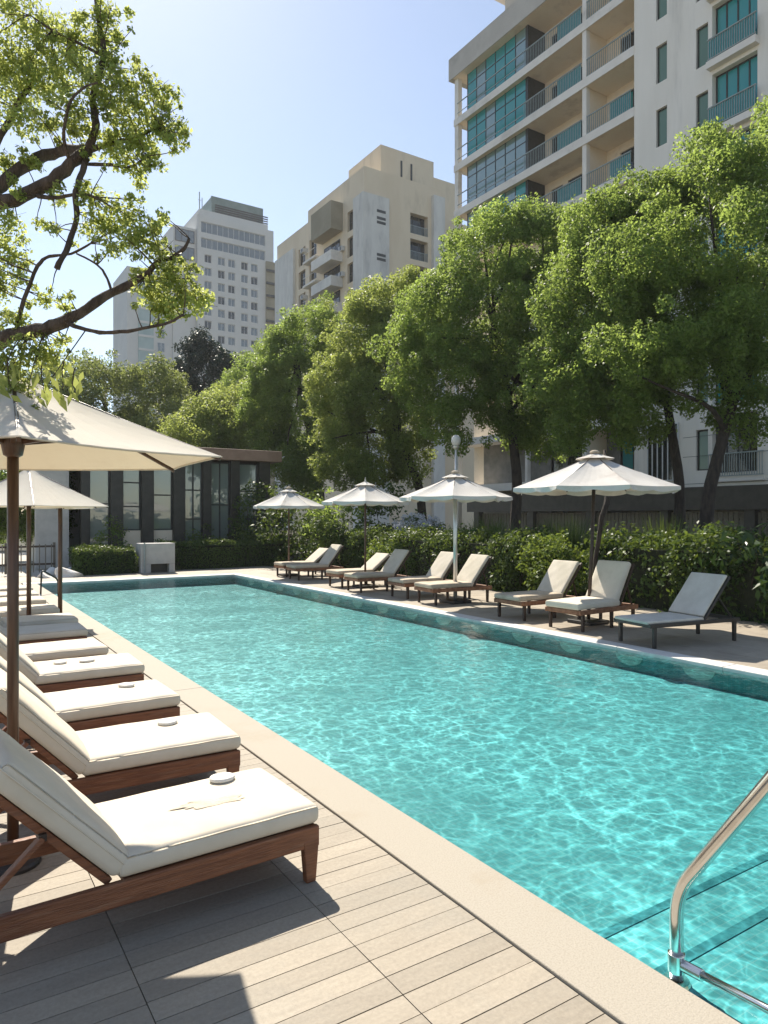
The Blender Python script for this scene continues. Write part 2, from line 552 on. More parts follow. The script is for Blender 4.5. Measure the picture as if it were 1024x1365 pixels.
def water_mat():
    m, nt, out = new_mat('pool_water')
    tc = N(nt, 'ShaderNodeTexCoord')
    # ripples
    mp = N(nt, 'ShaderNodeMapping')
    mp.inputs['Rotation'].default_value = (0, 0, R(20))
    mp.inputs['Scale'].default_value = (1.0, 1.5, 1)
    L(nt, tc.outputs['Object'], mp.inputs['Vector'])
    n1 = N(nt, 'ShaderNodeTexNoise', Scale=3.2, Detail=3, Roughness=0.5, Distortion=0.8)
    n2 = N(nt, 'ShaderNodeTexNoise', Scale=11, Detail=3, Roughness=0.55, Distortion=0.6)
    L(nt, mp.outputs[0], n1.inputs['Vector'])
    L(nt, mp.outputs[0], n2.inputs['Vector'])
    b1 = N(nt, 'ShaderNodeBump', Strength=0.38, Distance=0.05)
    L(nt, n1.outputs['Fac'], b1.inputs['Height'])
    b2 = N(nt, 'ShaderNodeBump', Strength=0.22, Distance=0.014)
    L(nt, n2.outputs['Fac'], b2.inputs['Height'])
    L(nt, b1.outputs[0], b2.inputs['Normal'])
    # net of gathered sunlight painted as a pattern into the see-through colour
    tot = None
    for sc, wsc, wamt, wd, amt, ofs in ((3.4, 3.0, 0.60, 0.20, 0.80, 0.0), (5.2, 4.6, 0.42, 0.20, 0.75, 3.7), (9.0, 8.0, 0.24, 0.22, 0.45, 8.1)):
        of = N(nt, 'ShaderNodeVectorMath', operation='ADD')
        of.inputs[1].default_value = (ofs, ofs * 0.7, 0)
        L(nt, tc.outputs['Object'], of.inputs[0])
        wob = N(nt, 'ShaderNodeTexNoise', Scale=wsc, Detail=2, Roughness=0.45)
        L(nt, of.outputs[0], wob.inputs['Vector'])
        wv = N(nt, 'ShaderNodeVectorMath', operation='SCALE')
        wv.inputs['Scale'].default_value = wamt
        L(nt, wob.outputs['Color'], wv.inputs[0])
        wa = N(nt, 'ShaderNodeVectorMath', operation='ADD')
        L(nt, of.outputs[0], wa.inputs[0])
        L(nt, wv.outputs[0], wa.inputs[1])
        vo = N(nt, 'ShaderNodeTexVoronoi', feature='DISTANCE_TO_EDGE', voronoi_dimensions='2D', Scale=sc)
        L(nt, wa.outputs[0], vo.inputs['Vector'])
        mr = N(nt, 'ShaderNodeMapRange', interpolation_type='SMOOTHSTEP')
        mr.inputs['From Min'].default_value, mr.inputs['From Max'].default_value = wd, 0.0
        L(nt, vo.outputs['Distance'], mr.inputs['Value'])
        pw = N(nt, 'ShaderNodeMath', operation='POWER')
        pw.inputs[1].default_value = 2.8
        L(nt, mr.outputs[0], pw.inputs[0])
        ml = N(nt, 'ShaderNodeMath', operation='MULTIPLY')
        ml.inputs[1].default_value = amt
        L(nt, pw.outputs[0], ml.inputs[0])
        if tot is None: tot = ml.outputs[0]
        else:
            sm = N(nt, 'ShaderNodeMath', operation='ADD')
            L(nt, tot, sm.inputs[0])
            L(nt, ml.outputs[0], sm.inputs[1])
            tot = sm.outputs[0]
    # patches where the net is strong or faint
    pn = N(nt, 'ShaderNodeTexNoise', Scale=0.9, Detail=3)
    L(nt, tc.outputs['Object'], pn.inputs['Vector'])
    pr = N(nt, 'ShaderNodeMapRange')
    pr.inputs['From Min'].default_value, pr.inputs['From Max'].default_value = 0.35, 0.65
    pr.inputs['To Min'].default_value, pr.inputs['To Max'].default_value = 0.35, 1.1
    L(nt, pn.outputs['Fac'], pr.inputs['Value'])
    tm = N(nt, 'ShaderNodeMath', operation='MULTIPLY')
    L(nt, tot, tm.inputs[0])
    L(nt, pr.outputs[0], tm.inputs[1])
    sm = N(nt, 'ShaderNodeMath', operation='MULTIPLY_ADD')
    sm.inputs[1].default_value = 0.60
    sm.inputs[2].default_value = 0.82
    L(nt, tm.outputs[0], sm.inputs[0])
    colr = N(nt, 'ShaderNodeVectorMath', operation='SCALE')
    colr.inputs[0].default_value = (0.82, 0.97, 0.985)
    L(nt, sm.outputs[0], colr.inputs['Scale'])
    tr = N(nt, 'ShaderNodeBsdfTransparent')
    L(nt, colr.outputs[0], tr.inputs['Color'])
    g = N(nt, 'ShaderNodeBsdfGlossy', Roughness=0.03)
    L(nt, b2.outputs[0], g.inputs['Normal'])
    b3 = N(nt, 'ShaderNodeBump', Strength=0.10, Distance=0.05)
    L(nt, n1.outputs['Fac'], b3.inputs['Height'])
    fr = N(nt, 'ShaderNodeFresnel', IOR=1.33)
    L(nt, b3.outputs[0], fr.inputs['Normal'])
    ms = N(nt, 'ShaderNodeMixShader')
    L(nt, fr.outputs[0], ms.inputs[0])
    L(nt, tr.outputs[0], ms.inputs[1])
    L(nt, g.outputs[0], ms.inputs[2])
    L(nt, ms.outputs[0], out.inputs['Surface'])
    return m


M['pool'] = pool_mat()
M['pool_line'] = pm('dark_teal_tile', (0.03, 0.16, 0.18), (0.05, 0.22, 0.24), scale=20, rough=0.3)
M['wall_reflection'] = pm('pale_reflection_patch', (0.60, 0.68, 0.60), (0.70, 0.76, 0.68), scale=8, rough=0.4)
M['water'] = water_mat()

# ------------------------------------------------------------------ ground, deck, pool
PX0, PX1, PY0, PY1 = 2.32, 7.75, 0.55, 20.4       # pool
CX0 = 2.0                                          # outer edge of the near coping


def struct(o): return tag(o, kind='structure')


g = MB()
g.box(-3000, -60, -3000, 3000, -0.5, -0.06)
g.box(-60, PX0, 40, 3000, -0.5, -0.06)
g.box(-60, PX0, -3000, -60, -0.5, -0.06)
g.box(PX1, 3000, -3000, 3000, -0.5, -0.06)
g.box(PX0, PX1, -3000, PY0, -0.5, -0.06)
g.box(PX0, PX1, PY1, 3000, -0.5, -0.06)
struct(g.build('ground', M['soil']))

d = MB()
PITCH = 0.116
xs = [CX0 - 0.545]
while xs[-1] > -7: xs.append(xs[-1] - 0.80)
edges = [CX0] + xs
for a, b in zip(edges[1:], edges[:-1]):
    y = -6.0 + rnd.random() * 0.02
    while y < 21.5:
        d.box(a + 0.002, b - 0.002, y + 0.0022, y + PITCH - 0.0022, -0.04, rnd.random() * 0.0016)
        y += PITCH
y = -6.0
while y < PY0 - 0.4:
    x = CX0
    while x < 12:
        d.box(x + 0.002, x + 1.198, y + 0.0022, y + PITCH - 0.0022, -0.04, rnd.random() * 0.0016)
        x += 1.2
    y += PITCH
struct(d.build('deck', M['plank']))

c = MB()
ys = [PY0 - 0.32, 3.0 - 2.2, 6.9, 10.6, 14.2, 17.4, PY1]
ys = [PY0 - 0.32, 7.05, 13.6, PY1]
for a, b in zip(ys[:-1], ys[1:]):
    c.box(CX0 + 0.004, PX0 + 0.02, a + 0.0015, b - 0.0015, -0.13, 0.013)
c.box(PX0 + 0.021, PX1 - 0.021, PY0 - 0.32, PY0 + 0.02, -0.13, 0.013)
struct(c.build('coping', M['stone_coping'], bevel=0.006, seg=3))
c = MB()
y = PY0 - 0.3
while y < PY1:
    y2 = min(y + 1.5, PY1)
    c.box(PX1 - 0.02, PX1 + 0.26, y + 0.0015, y2 - 0.0015, -0.07, 0.012)
    y = y2
c.box(PX0 + 0.021 - 0.3, PX1 + 0.26, PY1 - 0.02 + 0.022, PY1 + 0.36, -0.07, 0.012)
struct(c.build('pool_kerb', M['stone_white'], bevel=0.012, seg=3))

t = MB()
x = PX1 + 0.262
while x < 11.3:
    y = -6.0 + rnd.random() * 0.6
    while y < 24:
        t.box(x + 0.002, x + 0.596, y + 0.002, y + 1.196, -0.05, rnd.random() * 0.0015)
        y += 1.2
    x += 0.6
y = PY1 + 0.362
while y < 22.9:
    x = -3.0
    while x < PX1 + 0.2:
        t.box(x + 0.002, x + 1.196, y + 0.002, y + 0.596, -0.05, rnd.random() * 0.0015)
        x += 1.2
    y += 0.6
struct(t.build('terrace', M['tile']))
s = MB()  # wide pale ground, mostly out of view, added to bounce light onto the facades
s.box(-60, PX0, -60, 40, -0.5, -0.055)
s.box(PX0, 4.5, 22.95, 40, -0.058, -0.055)
struct(s.build('bounce_paving', M['bounce_paving']))

ZF = -0.27
PX0, PX1, PY0, PY1 = PX0 + 0.005, PX1 - 0.005, PY0 + 0.005, PY1 - 0.005
p = MB()
p.quad((PX0, PY0, ZF), (PX1, PY0, ZF), (PX1, PY1, ZF), (PX0, PY1, ZF))
p.quad((PX0, PY0, ZF), (PX0, PY1, ZF), (PX0, PY1, -0.05), (PX0, PY0, -0.05))
p.quad((PX1, PY0, ZF), (PX1, PY0, -0.05), (PX1, PY1, -0.05), (PX1, PY1, ZF))
p.quad((PX0, PY0, ZF), (PX0, PY0, -0.05), (PX1, PY0, -0.05), (PX1, PY0, ZF))
p.quad((PX0, PY1, ZF), (PX1, PY1, ZF), (PX1, PY1, -0.05), (PX0, PY1, -0.05))
for y0, y1, z in ((PY0, 1.84, -0.12), (1.84, 2.22, -0.19)):
    p.box(PX0 + 0.002, PX1 - 0.002, y0 + 0.002, y1, ZF, z)
basin = struct(p.build('pool_basin', M['pool']))
yy = 5.06  # pale rounded patches built on the wall in place of reflections in the water
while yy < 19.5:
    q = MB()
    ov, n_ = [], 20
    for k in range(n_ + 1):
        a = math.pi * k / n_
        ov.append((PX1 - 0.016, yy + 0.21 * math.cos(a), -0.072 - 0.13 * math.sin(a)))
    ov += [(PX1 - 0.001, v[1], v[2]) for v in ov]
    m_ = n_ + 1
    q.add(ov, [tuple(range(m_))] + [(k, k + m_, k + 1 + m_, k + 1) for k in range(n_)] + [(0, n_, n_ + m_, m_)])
    q.build('painted_reflection', M['wall_reflection'], basin)
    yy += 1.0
p = MB()
for y1, z in ((1.84, -0.12), (2.22, -0.19)):
    p.box(PX0 + 0.004, PX1 - 0.004, y1 - 0.045, y1 + 0.004, z - 0.05, z + 0.004)
struct(p.build('pool_step_edging', M['pool_line']))

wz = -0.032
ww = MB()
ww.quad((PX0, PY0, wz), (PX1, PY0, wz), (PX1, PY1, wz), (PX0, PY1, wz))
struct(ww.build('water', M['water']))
# ------------------------------------------------------------------ sun loungers
def cushion(mb, Lx, Wy, T, r, m, puff=0.012, nx=34, ny=16, wr=0.0018, seed=0):
    """soft rounded slab: x 0..Lx, y -Wy/2..Wy/2, z 0..T, moved by m"""
    bm = bmesh.new()
    bmesh.ops.create_cube(bm, size=2)
    bmesh.ops.subdivide_edges(bm, edges=bm.edges[:], cuts=1)
    bm.free()
    vs, fs, idx = [], [], {}
    nz = 6
    ph = seed * 1.7

    def pt(u, v, w):
        x, y, z = u * Lx, (v - 0.5) * Wy, w * T
        cx = min(max(x, r), Lx - r)
        cy = min(max(y, -Wy / 2 + r), Wy / 2 - r)
        rz = min(r, T / 2 - 0.002)
        cz = min(max(z, rz), T - rz)
        dv = Vector((x - cx, y - cy, (z - cz) * r / rz))
        if dv.length > 1e-6:
            dv = dv.normalized() * r
            dv.z *= rz / r
        p = Vector((cx, cy, cz)) + dv
        e = (1 - (2 * u - 1) ** 6) * (1 - (2 * v - 1) ** 4)
        k = w if w > 0.5 else 0
        p.z += puff * e * k
        p.z += wr * k * (math.sin(x * 17 + ph + 3 * y) * math.sin(y * 13 + ph) + 0.5 * math.sin(x * 23 + y * 29 + ph)) * min(1.0, 12 * min(x, Lx - x, y + Wy / 2, Wy / 2 - y) + 0.15)
        if 0.02 < w < 0.98:
            p.y += wr * 0.6 * math.sin(x * 7 + ph)
        return m @ p

    def key(u, v, w): return (round(u * 1000), round(v * 1000), round(w * 1000))

    def vert(u, v, w):
        k = key(u, v, w)
        if k not in idx:
            idx[k] = len(vs)
            vs.append(pt(u, v, w))
        return idx[k]

    def sp(n, e):  # spacing denser near the ends
        out = [0, e * 0.3, e * 0.65, e]
        out += [e + (1 - 2 * e) * i / n for i in range(1, n)]
        return out + [1 - e, 1 - e * 0.65, 1 - e * 0.3, 1]

    us, vv = sp(nx, r / Lx), sp(ny, r / Wy)
    ws = [0, 0.15, 0.32, 0.5, 0.68, 0.85, 1]
    for A, B, f in ((us, vv, lambda a, b: [(a, b, 0), (a, b, 1)]), (us, ws, lambda a, b: [(a, 0, b), (a, 1, b)]), (vv, ws, lambda a, b: [(0, a, b), (1, a, b)])):
        for i in range(len(A) - 1):
            for j in range(len(B) - 1):
                for s in (0, 1):
                    q = [vert(*f(A[i], B[j])[s]), vert(*f(A[i + 1], B[j])[s]), vert(*f(A[i + 1], B[j + 1])[s]), vert(*f(A[i], B[j + 1])[s])]
                    fs.append(tuple(q))
    mb.add(vs, fs)


def seam_loop(mb, Lx, Wy, z, r, m, rad=0.004):
    pts = []
    n = 8
    for cx, cy, a0 in ((Lx - r, Wy / 2 - r, 0), (r, Wy / 2 - r, 90), (r, -Wy / 2 + r, 180), (Lx - r, -Wy / 2 + r, 270)):
        for k in range(n + 1):
            a = R(a0 + 90 * k / n)
            pts.append(m @ Vector((cx + (r + 0.001) * math.cos(a), cy + (r + 0.001) * math.sin(a), z)))
    pts.append(pts[0])
    mb.tube(pts, rad, 6, cap=False)


def mat4(x, y, z, pitch=0.0):
    return Matrix.Translation((x, y, z)) @ Matrix.Rotation(-pitch, 4, 'Y')


def leg(mb, x, y, top, w0, w1, d):
    """tapered leg"""
    vs = []
    for z, ww_ in ((0, w1), (top, w0)):
        for sx, sy in ((-1, -1), (1, -1), (1, 1), (-1, 1)):
            vs.append((x + sx * ww_ / 2, y + sy * d / 2, z))
    mb.add(vs, [(0, 3, 2, 1), (4, 5, 6, 7), (0, 1, 5, 4), (1, 2, 6, 5), (2, 3, 7, 6), (3, 0, 4, 7)])


def cushioned_lounger(seed=0):
    """foot end at x=0, head end at x=1.95"""
    t = thing('sun_lounger', None, 'sun lounger')
    W2 = 0.325
    mb = MB()
    for s in (-1, 1):
        mb.box(0.0, 1.95, s * W2 - 0.017, s * W2 + 0.017, 0.165, 0.262)
    mb.box(0.002, 0.034, -W2 + 0.018, W2 - 0.018, 0.17, 0.258)
    mb.box(1.916, 1.948, -W2 + 0.018, W2 - 0.018, 0.17, 0.258)
    mb.build('side_rail_frame', M['wood'], t, bevel=0.006)
    mb = MB()
    x = 0.06
    while x < 0.9:
        mb.box(x, x + 0.083, -W2 + 0.019, W2 - 0.019, 0.235, 0.257)
        x += 0.085
    mb.build('seat_slats', M['wood'], t, bevel=0.002, seg=1)
    for x in (0.045, 1.80):
        for s in (-1, 1):
            mb = MB()
            leg(mb, x, s * (W2 - 0.002), 0.20, 0.085, 0.05, 0.042)
            mb.build('leg', M['wood'], t, bevel=0.005)
    # back: hinged frame, two props, cushion
    H = Matrix.Translation((0.945, 0, 0.262)) @ Matrix.Rotation(R(-47), 4, 'Y')
    mb = MB()
    for s in (-1, 1):
        mb.box(0.0, 0.70, s * 0.27 - 0.018, s * 0.27 + 0.018, -0.035, -0.003, H)
    for k in range(8):
        a = 0.05 + k * 0.083
        mb.box(a, a + 0.05, -0.25, 0.25, -0.024, -0.005, H)
    mb.build('backrest_frame', M['wood'], t, bevel=0.004)
    for s in (-1, 1):
        mb = MB()
        top = H @ Vector((0.36, s * 0.298, -0.03))
        mb.bar(top, (1.50, s * 0.298, 0.235), 0.022, 0.042, up=(0, 1, 0))
        mb.build('prop', M['wood'], t, bevel=0.004)
    for p_, q_ in ((H @ Vector((0.36, -0.31, -0.03)), H @ Vector((0.36, 0.31, -0.03))), (Vector((1.50, -0.31, 0.235)), Vector((1.50, 0.31, 0.235)))):
        mb = MB()
        mb.bar(p_, q_, 0.03, 0.03)
        mb.build('crossbar', M['wood_dark'], t, bevel=0.004)
    mb = MB()
    m = mat4(-0.015, 0, 0.2625)
    cushion(mb, 0.955, 0.66, 0.094, 0.036, m, seed=seed)
    cu = mb.build('mattress', M['canvas'], t, smooth=True)
    mb = MB()
    m = H @ Matrix.Translation((0.0, 0, 0.002))
    cushion(mb, 0.69, 0.655, 0.105, 0.036, m, puff=0.018, wr=0.003, seed=seed + 3)
    cu = mb.build('back_cushion', M['canvas'], t, smooth=True)
    mb = MB()
    seam_loop(mb, 0.69, 0.655, 0.068, 0.036, m, 0.0036)
    mb.build('piping', M['canvas'], cu, smooth=True)
    return t


LEFT = [
    (1.565, 3.37, 2.5, 'cream cushioned lounger with a worn patch on its seat, nearest one beside the deck boards'),
    (1.67, 4.61, -1.3, 'cream cushioned lounger directly behind the one with the worn patch'),
    (1.64, 5.85, 1.2, 'third cream lounger from the worn patched one, its backrest crossed by the thick parasol pole'),
    (1.71, 7.19, -0.8, 'fourth cream lounger along the pool edge, two white pads on its mattress'),
    (1.60, 8.33, 1.8, 'fifth cream lounger along the pool edge, just past the one with two pads'),
    (1.65, 9.72, -1.0, 'sixth cream lounger, two places past the one with two white pads'),
    (1.71, 10.80, 0.5, 'seventh cream lounger, just in front of the reddish pole of the middle parasol'),
    (1.66, 12.10, 0.0, 'cream lounger just beyond the reddish pole of the middle parasol'),
    (1.64, 13.47, 0.8, 'third last cream lounger, its foot beside the pole nearest the coping'),
    (1.66, 14.55, -0.6, 'second last cream lounger towards the far end of the pool'),
    (1.70, 15.80, 0.4, 'farthest cream lounger of the row, next to the pale rocks'),
]
GL = 'cushioned loungers along the near pool edge'
src = cushioned_lounger(1)
patched = None
for i, (x, y, a, lab) in enumerate(LEFT):
    o = src if i == 0 else copy_tree(src)
    o.location = (x, y, 0)
    o.rotation_euler = (0, 0, R(180 + a))
    tag(o, lab, 'sun lounger', GL)
# worn patch on the first seat
first = src
mb = MB()
n = 46
ring = []
for k in range(n):
    a = 2 * math.pi * k / n
    j = 1 + 0.16 * math.sin(5 * a + 1) + 0.1 * math.sin(11 * a) + rnd.uniform(-0.07, 0.07)
    ring.append((0.43 + 0.155 * math.cos(a) * j + 0.02 * math.sin(a), 0.03 + 0.045 * math.sin(a) * j - 0.03 * math.cos(a), 0.3708))
inner = [(0.43 + (x - 0.43) * 0.8, 0.03 + (y - 0.03) * 0.7, 0.3722) for x, y, z in ring]
mb.add(ring + inner + [(0.43, 0.03, 0.3725)],
       [(k, (k + 1) % n, n + (k + 1) % n, n + k) for k in range(n)] + [(n + k, n + (k + 1) % n, 2 * n) for k in range(n)])
mat = [c_ for c_ in first.children if c_.name.startswith('mattress')][0]
tag(mb.build('worn_patch', M['patch'], mat, smooth=True), 'faded beige worn patch')

# white round pads on the mattresses
def pad():
    mb = MB()
    pr = [(0.0, 0.0), (0.055, 0.0), (0.066, 0.006), (0.068, 0.013), (0.064, 0.02), (0.056, 0.0225), (0.05, 0.0195), (0.044, 0.022), (0.036, 0.0195), (0.028, 0.0225), (0.018, 0.020), (0.009, 0.0225), (0.0, 0.022)]
    mb.lathe(pr, 28)
    return mb.build('round_pad', M['pad'], smooth=True)


pads = [(1.29, 3.575, 'white oval woven pad on the mattress with the worn patch'),
        (1.335, 4.75, 'white round pad on the second lounger from the worn patch'),
        (1.345, 5.97, 'white round pad on the third lounger, behind the thick parasol pole'),
        (1.26, 7.20, 'white round pad on the fourth lounger, nearer the pool of its two'),
        (1.03, 7.24, 'white round pad on the fourth lounger, farther from the pool of its two')]
for i, (x, y, lab) in enumerate(pads):
    o = pad() if i == 0 else o.copy()
    if i: COL.objects.link(o)
    o.location = (x, y, 0.368)
    o.rotation_euler = (0, 0, i * 1.1)
    o.scale = (1.0, 0.86, 1) if i % 2 == 0 else (1.05, 0.95, 1)
    tag(o, lab, 'pad', 'white round pads on the mattresses')


# ---- loungers on the far side
def slim_lounger(kind):
    t = thing('sun_lounger', None, 'sun lounger')
    W2 = 0.33
    dark = kind in ('sling',)
    fm = M['dark_metal'] if dark else M['brown_wicker']
    lm = M['dark_metal'] if dark else M['wood_dark']
    top = 0.33
    LL = 1.66 if dark else 1.46
    mb = MB()
    th = 0.055 if dark else 0.075
    for s in (-1, 1):
        mb.box(0.0, LL, s * W2 - 0.02, s * W2 + 0.02, top - th, top)
    mb.box(0.002, 0.045, -W2 + 0.021, W2 - 0.021, top - th + 0.003, top - 0.003)
    mb.box(LL - 0.045, LL - 0.002, -W2 + 0.021, W2 - 0.021, top - th + 0.003, top - 0.003)
    mb.box(0.85, 0.90, -W2 + 0.021, W2 - 0.021, top - th + 0.003, top - 0.012)
    mb.build('frame', fm, t, bevel=0.012 if not dark else 0.006, seg=3)
    for x in ((0.10, LL - 0.08) if dark else (0.10, 0.80, LL - 0.10)):
        for s in (-1, 1):
            mb = MB()
            leg(mb, x, s * (W2 - 0.015), top - th + 0.004, 0.055, 0.042, 0.042)
            mb.build('leg', lm, t, bevel=0.004)
    up = {'sling': 50, 'padded': 60, 'plain': 52, 'low': 38}[kind]
    cm = {'sling': M['sling_grey'], 'padded': M['canvas'], 'plain': M['sling_tan'], 'low': M['sling_tan']}[kind]
    bm_ = M['canvas'] if kind == 'padded' else (M['sling_grey'] if dark else M['sling_beige'])
    H = Matrix.Translation((1.0, 0, top + 0.01)) @ Matrix.Rotation(R(-up), 4, 'Y')
    thick = 0.10 if kind == 'padded' else (0.045 if dark else 0.085)
    mb = MB()
    cushion(mb, 1.03, 0.66 if not dark else 0.63, thick, min(0.03, thick * 0.45), mat4(-0.02, 0, top + (0.002 if not dark else -0.012)), puff=0.012, seed=hash(kind) % 7)
    mb.build('seat_pad', cm, t, smooth=True)
    mb = MB()
    bl = 0.72 if kind != 'low' else 0.66
    cushion(mb, bl, 0.62, thick if kind == 'padded' else (0.035 if dark else 0.06), min(0.04, thick * 0.45) if kind == 'padded' else (0.015 if dark else 0.027), H @ Matrix.Translation((0.02, 0, 0.012)), puff=0.02 if kind == 'padded' else 0.006)
    mb.build('backrest', bm_, t, smooth=True)
    mb = MB()
    for s in (-1, 1):
        mb.box(0.0, bl + 0.03, s * 0.315 - 0.014, s * 0.315 + 0.014, -0.03, 0.008, H)
    mb.box(bl - 0.02, bl + 0.02, -0.30, 0.30, -0.028, 0.004, H)
    mb.build('backrest_frame', fm if dark else M['wood_dark'], t, bevel=0.005)
    for s in (-1, 1):
        mb = MB()
        mb.bar(H @ Vector((0.42, s * 0.27, -0.03)), (LL - 0.06, s * 0.27, top - 0.03), 0.018, 0.03, up=(0, 1, 0))
        mb.build('prop', lm, t, bevel=0.003)
    return t


RIGHT = [
    ('sling', 8.03, 6.25, -9, 'pale grey sling lounger with a black frame, at the broad leaved shrubs'),
    ('padded', 8.22, 7.68, 3, 'thickly padded cream lounger between the black framed one and the plain brown one'),
    ('plain', 8.28, 8.98, -1, 'brown framed lounger with a grey back beside the leaning dark parasol pole'),
    ('plain', 8.30, 11.45, -4, 'brown lounger under the pale steel pole parasol, on its open side facing the gap'),
    ('plain', 8.45, 12.65, -2, 'brown lounger half hidden behind the pale steel parasol pole'),
    ('plain', 8.25, 14.25, -2, 'brown lounger with a bulging seat under the parasol with a finial, nearer of its two'),
    ('low', 8.42, 15.45, 0, 'brown lounger with a tan back under the parasol with a finial, farther of its two'),
    ('plain', 8.42, 17.85, -3, 'brown lounger under the smallest parasol, its back upright and pale'),
    ('low', 8.55, 18.95, 0, 'brown lounger under the smallest parasol, its back leaning low against the shrub'),
]
protos = {}
for kind, x, y, a, lab in RIGHT:
    if kind not in protos:
        o = protos[kind] = slim_lounger(kind)
    else:
        o = copy_tree(protos[kind])
    o.location = (x, y, 0.002)
    o.rotation_euler = (0, 0, R(a))
    tag(o, lab, 'sun lounger', 'loungers on the far side of the pool')


# ------------------------------------------------------------------ parasols
def canopy_mesh(mb, n, r, z_edge, z_top, rtop, a0, sag=0.05, cut=0.06, seg=7, th=0.004, scal=0.0):
    """n-sided parasol cloth between ribs, hanging slightly between them; rtop = open ring at the top"""
    def P(k, u, v):
        # u across panel 0..1, v from top 0 to edge 1
        A, B = R(a0) + 2 * math.pi * k / n, R(a0) + 2 * math.pi * (k + 1) / n
        rr = rtop + (r - rtop) * v
        za = z_top + (z_edge - z_top) * (v ** 0.92)
        pa = Vector((rr * math.cos(A), rr * math.sin(A), za))
        pb = Vector((rr * math.cos(B), rr * math.sin(B), za))
        p = pa.lerp(pb, u)
        m = 4 * u * (1 - u)
        p.z -= sag * m * math.sin(math.pi * min(v, 1) * 0.85)
        p.x *= 1 - cut * m * v ** 3
        p.y *= 1 - cut * m * v ** 3
        p.z += cut * m * v ** 3 * (z_top - z_edge) * 0.5
        return p
    for k in range(n):
        vs, fs = [], []
        for j in range(seg + 1):
            for i in range(seg + 1):
                vs.append(P(k, i / seg, j / seg))
        for j in range(seg):
            for i in range(seg):
                q = j * (seg + 1) + i
                fs.append((q, q + seg + 1, q + seg + 2, q + 1))
        mb.add(vs, fs)
    return P


def solid(o, th):
    s = o.modifiers.new('cloth_thickness', 'SOLIDIFY')
    s.thickness = th
    s.offset = -1
    return o


def wooden_parasol(label, loc, r, ze, zt, rot, pole_r, group, tilt=(0, 0)):
    n = 6
    t = thing('parasol', label, 'parasol', loc, 0, group)
    mb = MB()
    P = canopy_mesh(mb, n, r, ze, zt, 0.02, rot, sag=0.035, cut=0.05)
    cp = solid(mb.build('canopy', M['parasol'], t), 0.003)
    mb = MB()
    for k in range(n):
        a, b = P(k, 0, 0.985), P(k, 1, 0.985)
        prev = None
        pts = [P(k, u / 8, 0.99) - Vector((0, 0, 0.004)) for u in range(9)]
        mb.tube(pts, 0.006, 5, cap=False)
    mb.build('hem', M['parasol'], cp, smooth=True)
    mb = MB()
    mb.tube([(0, 0, 0), (0, 0, zt * 0.5), (0, 0, zt + 0.02)], pole_r, 16)
    mb.build('pole', M['wood_pole'], t, smooth=True)
    mb = MB()
    hz = ze + 0.10
    mb.lathe([(pole_r + 0.001, hz - 0.10), (pole_r + 0.018, hz - 0.09), (pole_r + 0.03, hz - 0.03), (pole_r + 0.03, hz + 0.02), (pole_r + 0.012, hz + 0.05), (pole_r + 0.001, hz + 0.05)], 16)
    mb.build('hub', M['wood_pole'], t, smooth=True)
    for k in range(n):
        mb = MB()
        A = R(rot) + 2 * math.pi * k / n
        tip = P(k, 0, 0.99) - Vector((0, 0, 0.014))
        top = Vector((0.03 * math.cos(A), 0.03 * math.sin(A), zt - 0.03))
        midp = P(k, 0, 0.5) - Vector((0, 0, 0.014))
        mb.bar(top, midp, 0.018, 0.026)
        mb.bar(midp, tip, 0.016, 0.022)
        rb = mb.build('rib', M['wood_pole'], t, bevel=0.003)
        mb = MB()
        st = Vector((0.045 * math.cos(A), 0.045 * math.sin(A), hz - 0.02))
        mb.bar(st, P(k, 0, 0.52) - Vector((0, 0, 0.03)), 0.026, 0.034)
        mb.build('strut', M['wood_pole'], rb, bevel=0.004)
    mb = MB()
    mb.lathe([(0.0, zt + 0.06), (0.014, zt + 0.055), (0.02, zt + 0.035), (0.012, zt + 0.015), (0.03, zt + 0.005), (0.03, zt - 0.01), (0.0, zt - 0.012)], 14)
    mb.build('finial', M['wood_pole'], t, smooth=True)
    mb = MB()
    mb.lathe([(0.0, 0.05), (pole_r + 0.02, 0.05), (pole_r + 0.025, 0.03), (0.12, 0.028), (0.13, 0.015), (0.13, 0.0), (0.0, 0.0)], 24)
    mb.build('base_plate', M['dark_metal'], t, smooth=False)
    return t


GU = 'wooden parasols among the cream loungers'
wooden_parasol('large cream six sided parasol on a thick brown pole beside the worn patched lounger', (0.35, 3.99, 0.0), 1.06, 2.05, 2.47, 26, 0.027, GU)
wooden_parasol('cream parasol on the middle reddish pole, its canopy tip in front of the glass pavilion', (1.21, 11.45, 0.0), 1.17, 1.90, 2.46, 27, 0.032, GU)
wooden_parasol('smallest cream parasol, its brown pole standing nearest the coping', (1.86, 13.07, 0.0), 0.60, 1.90, 2.20, 27, 0.036, GU)


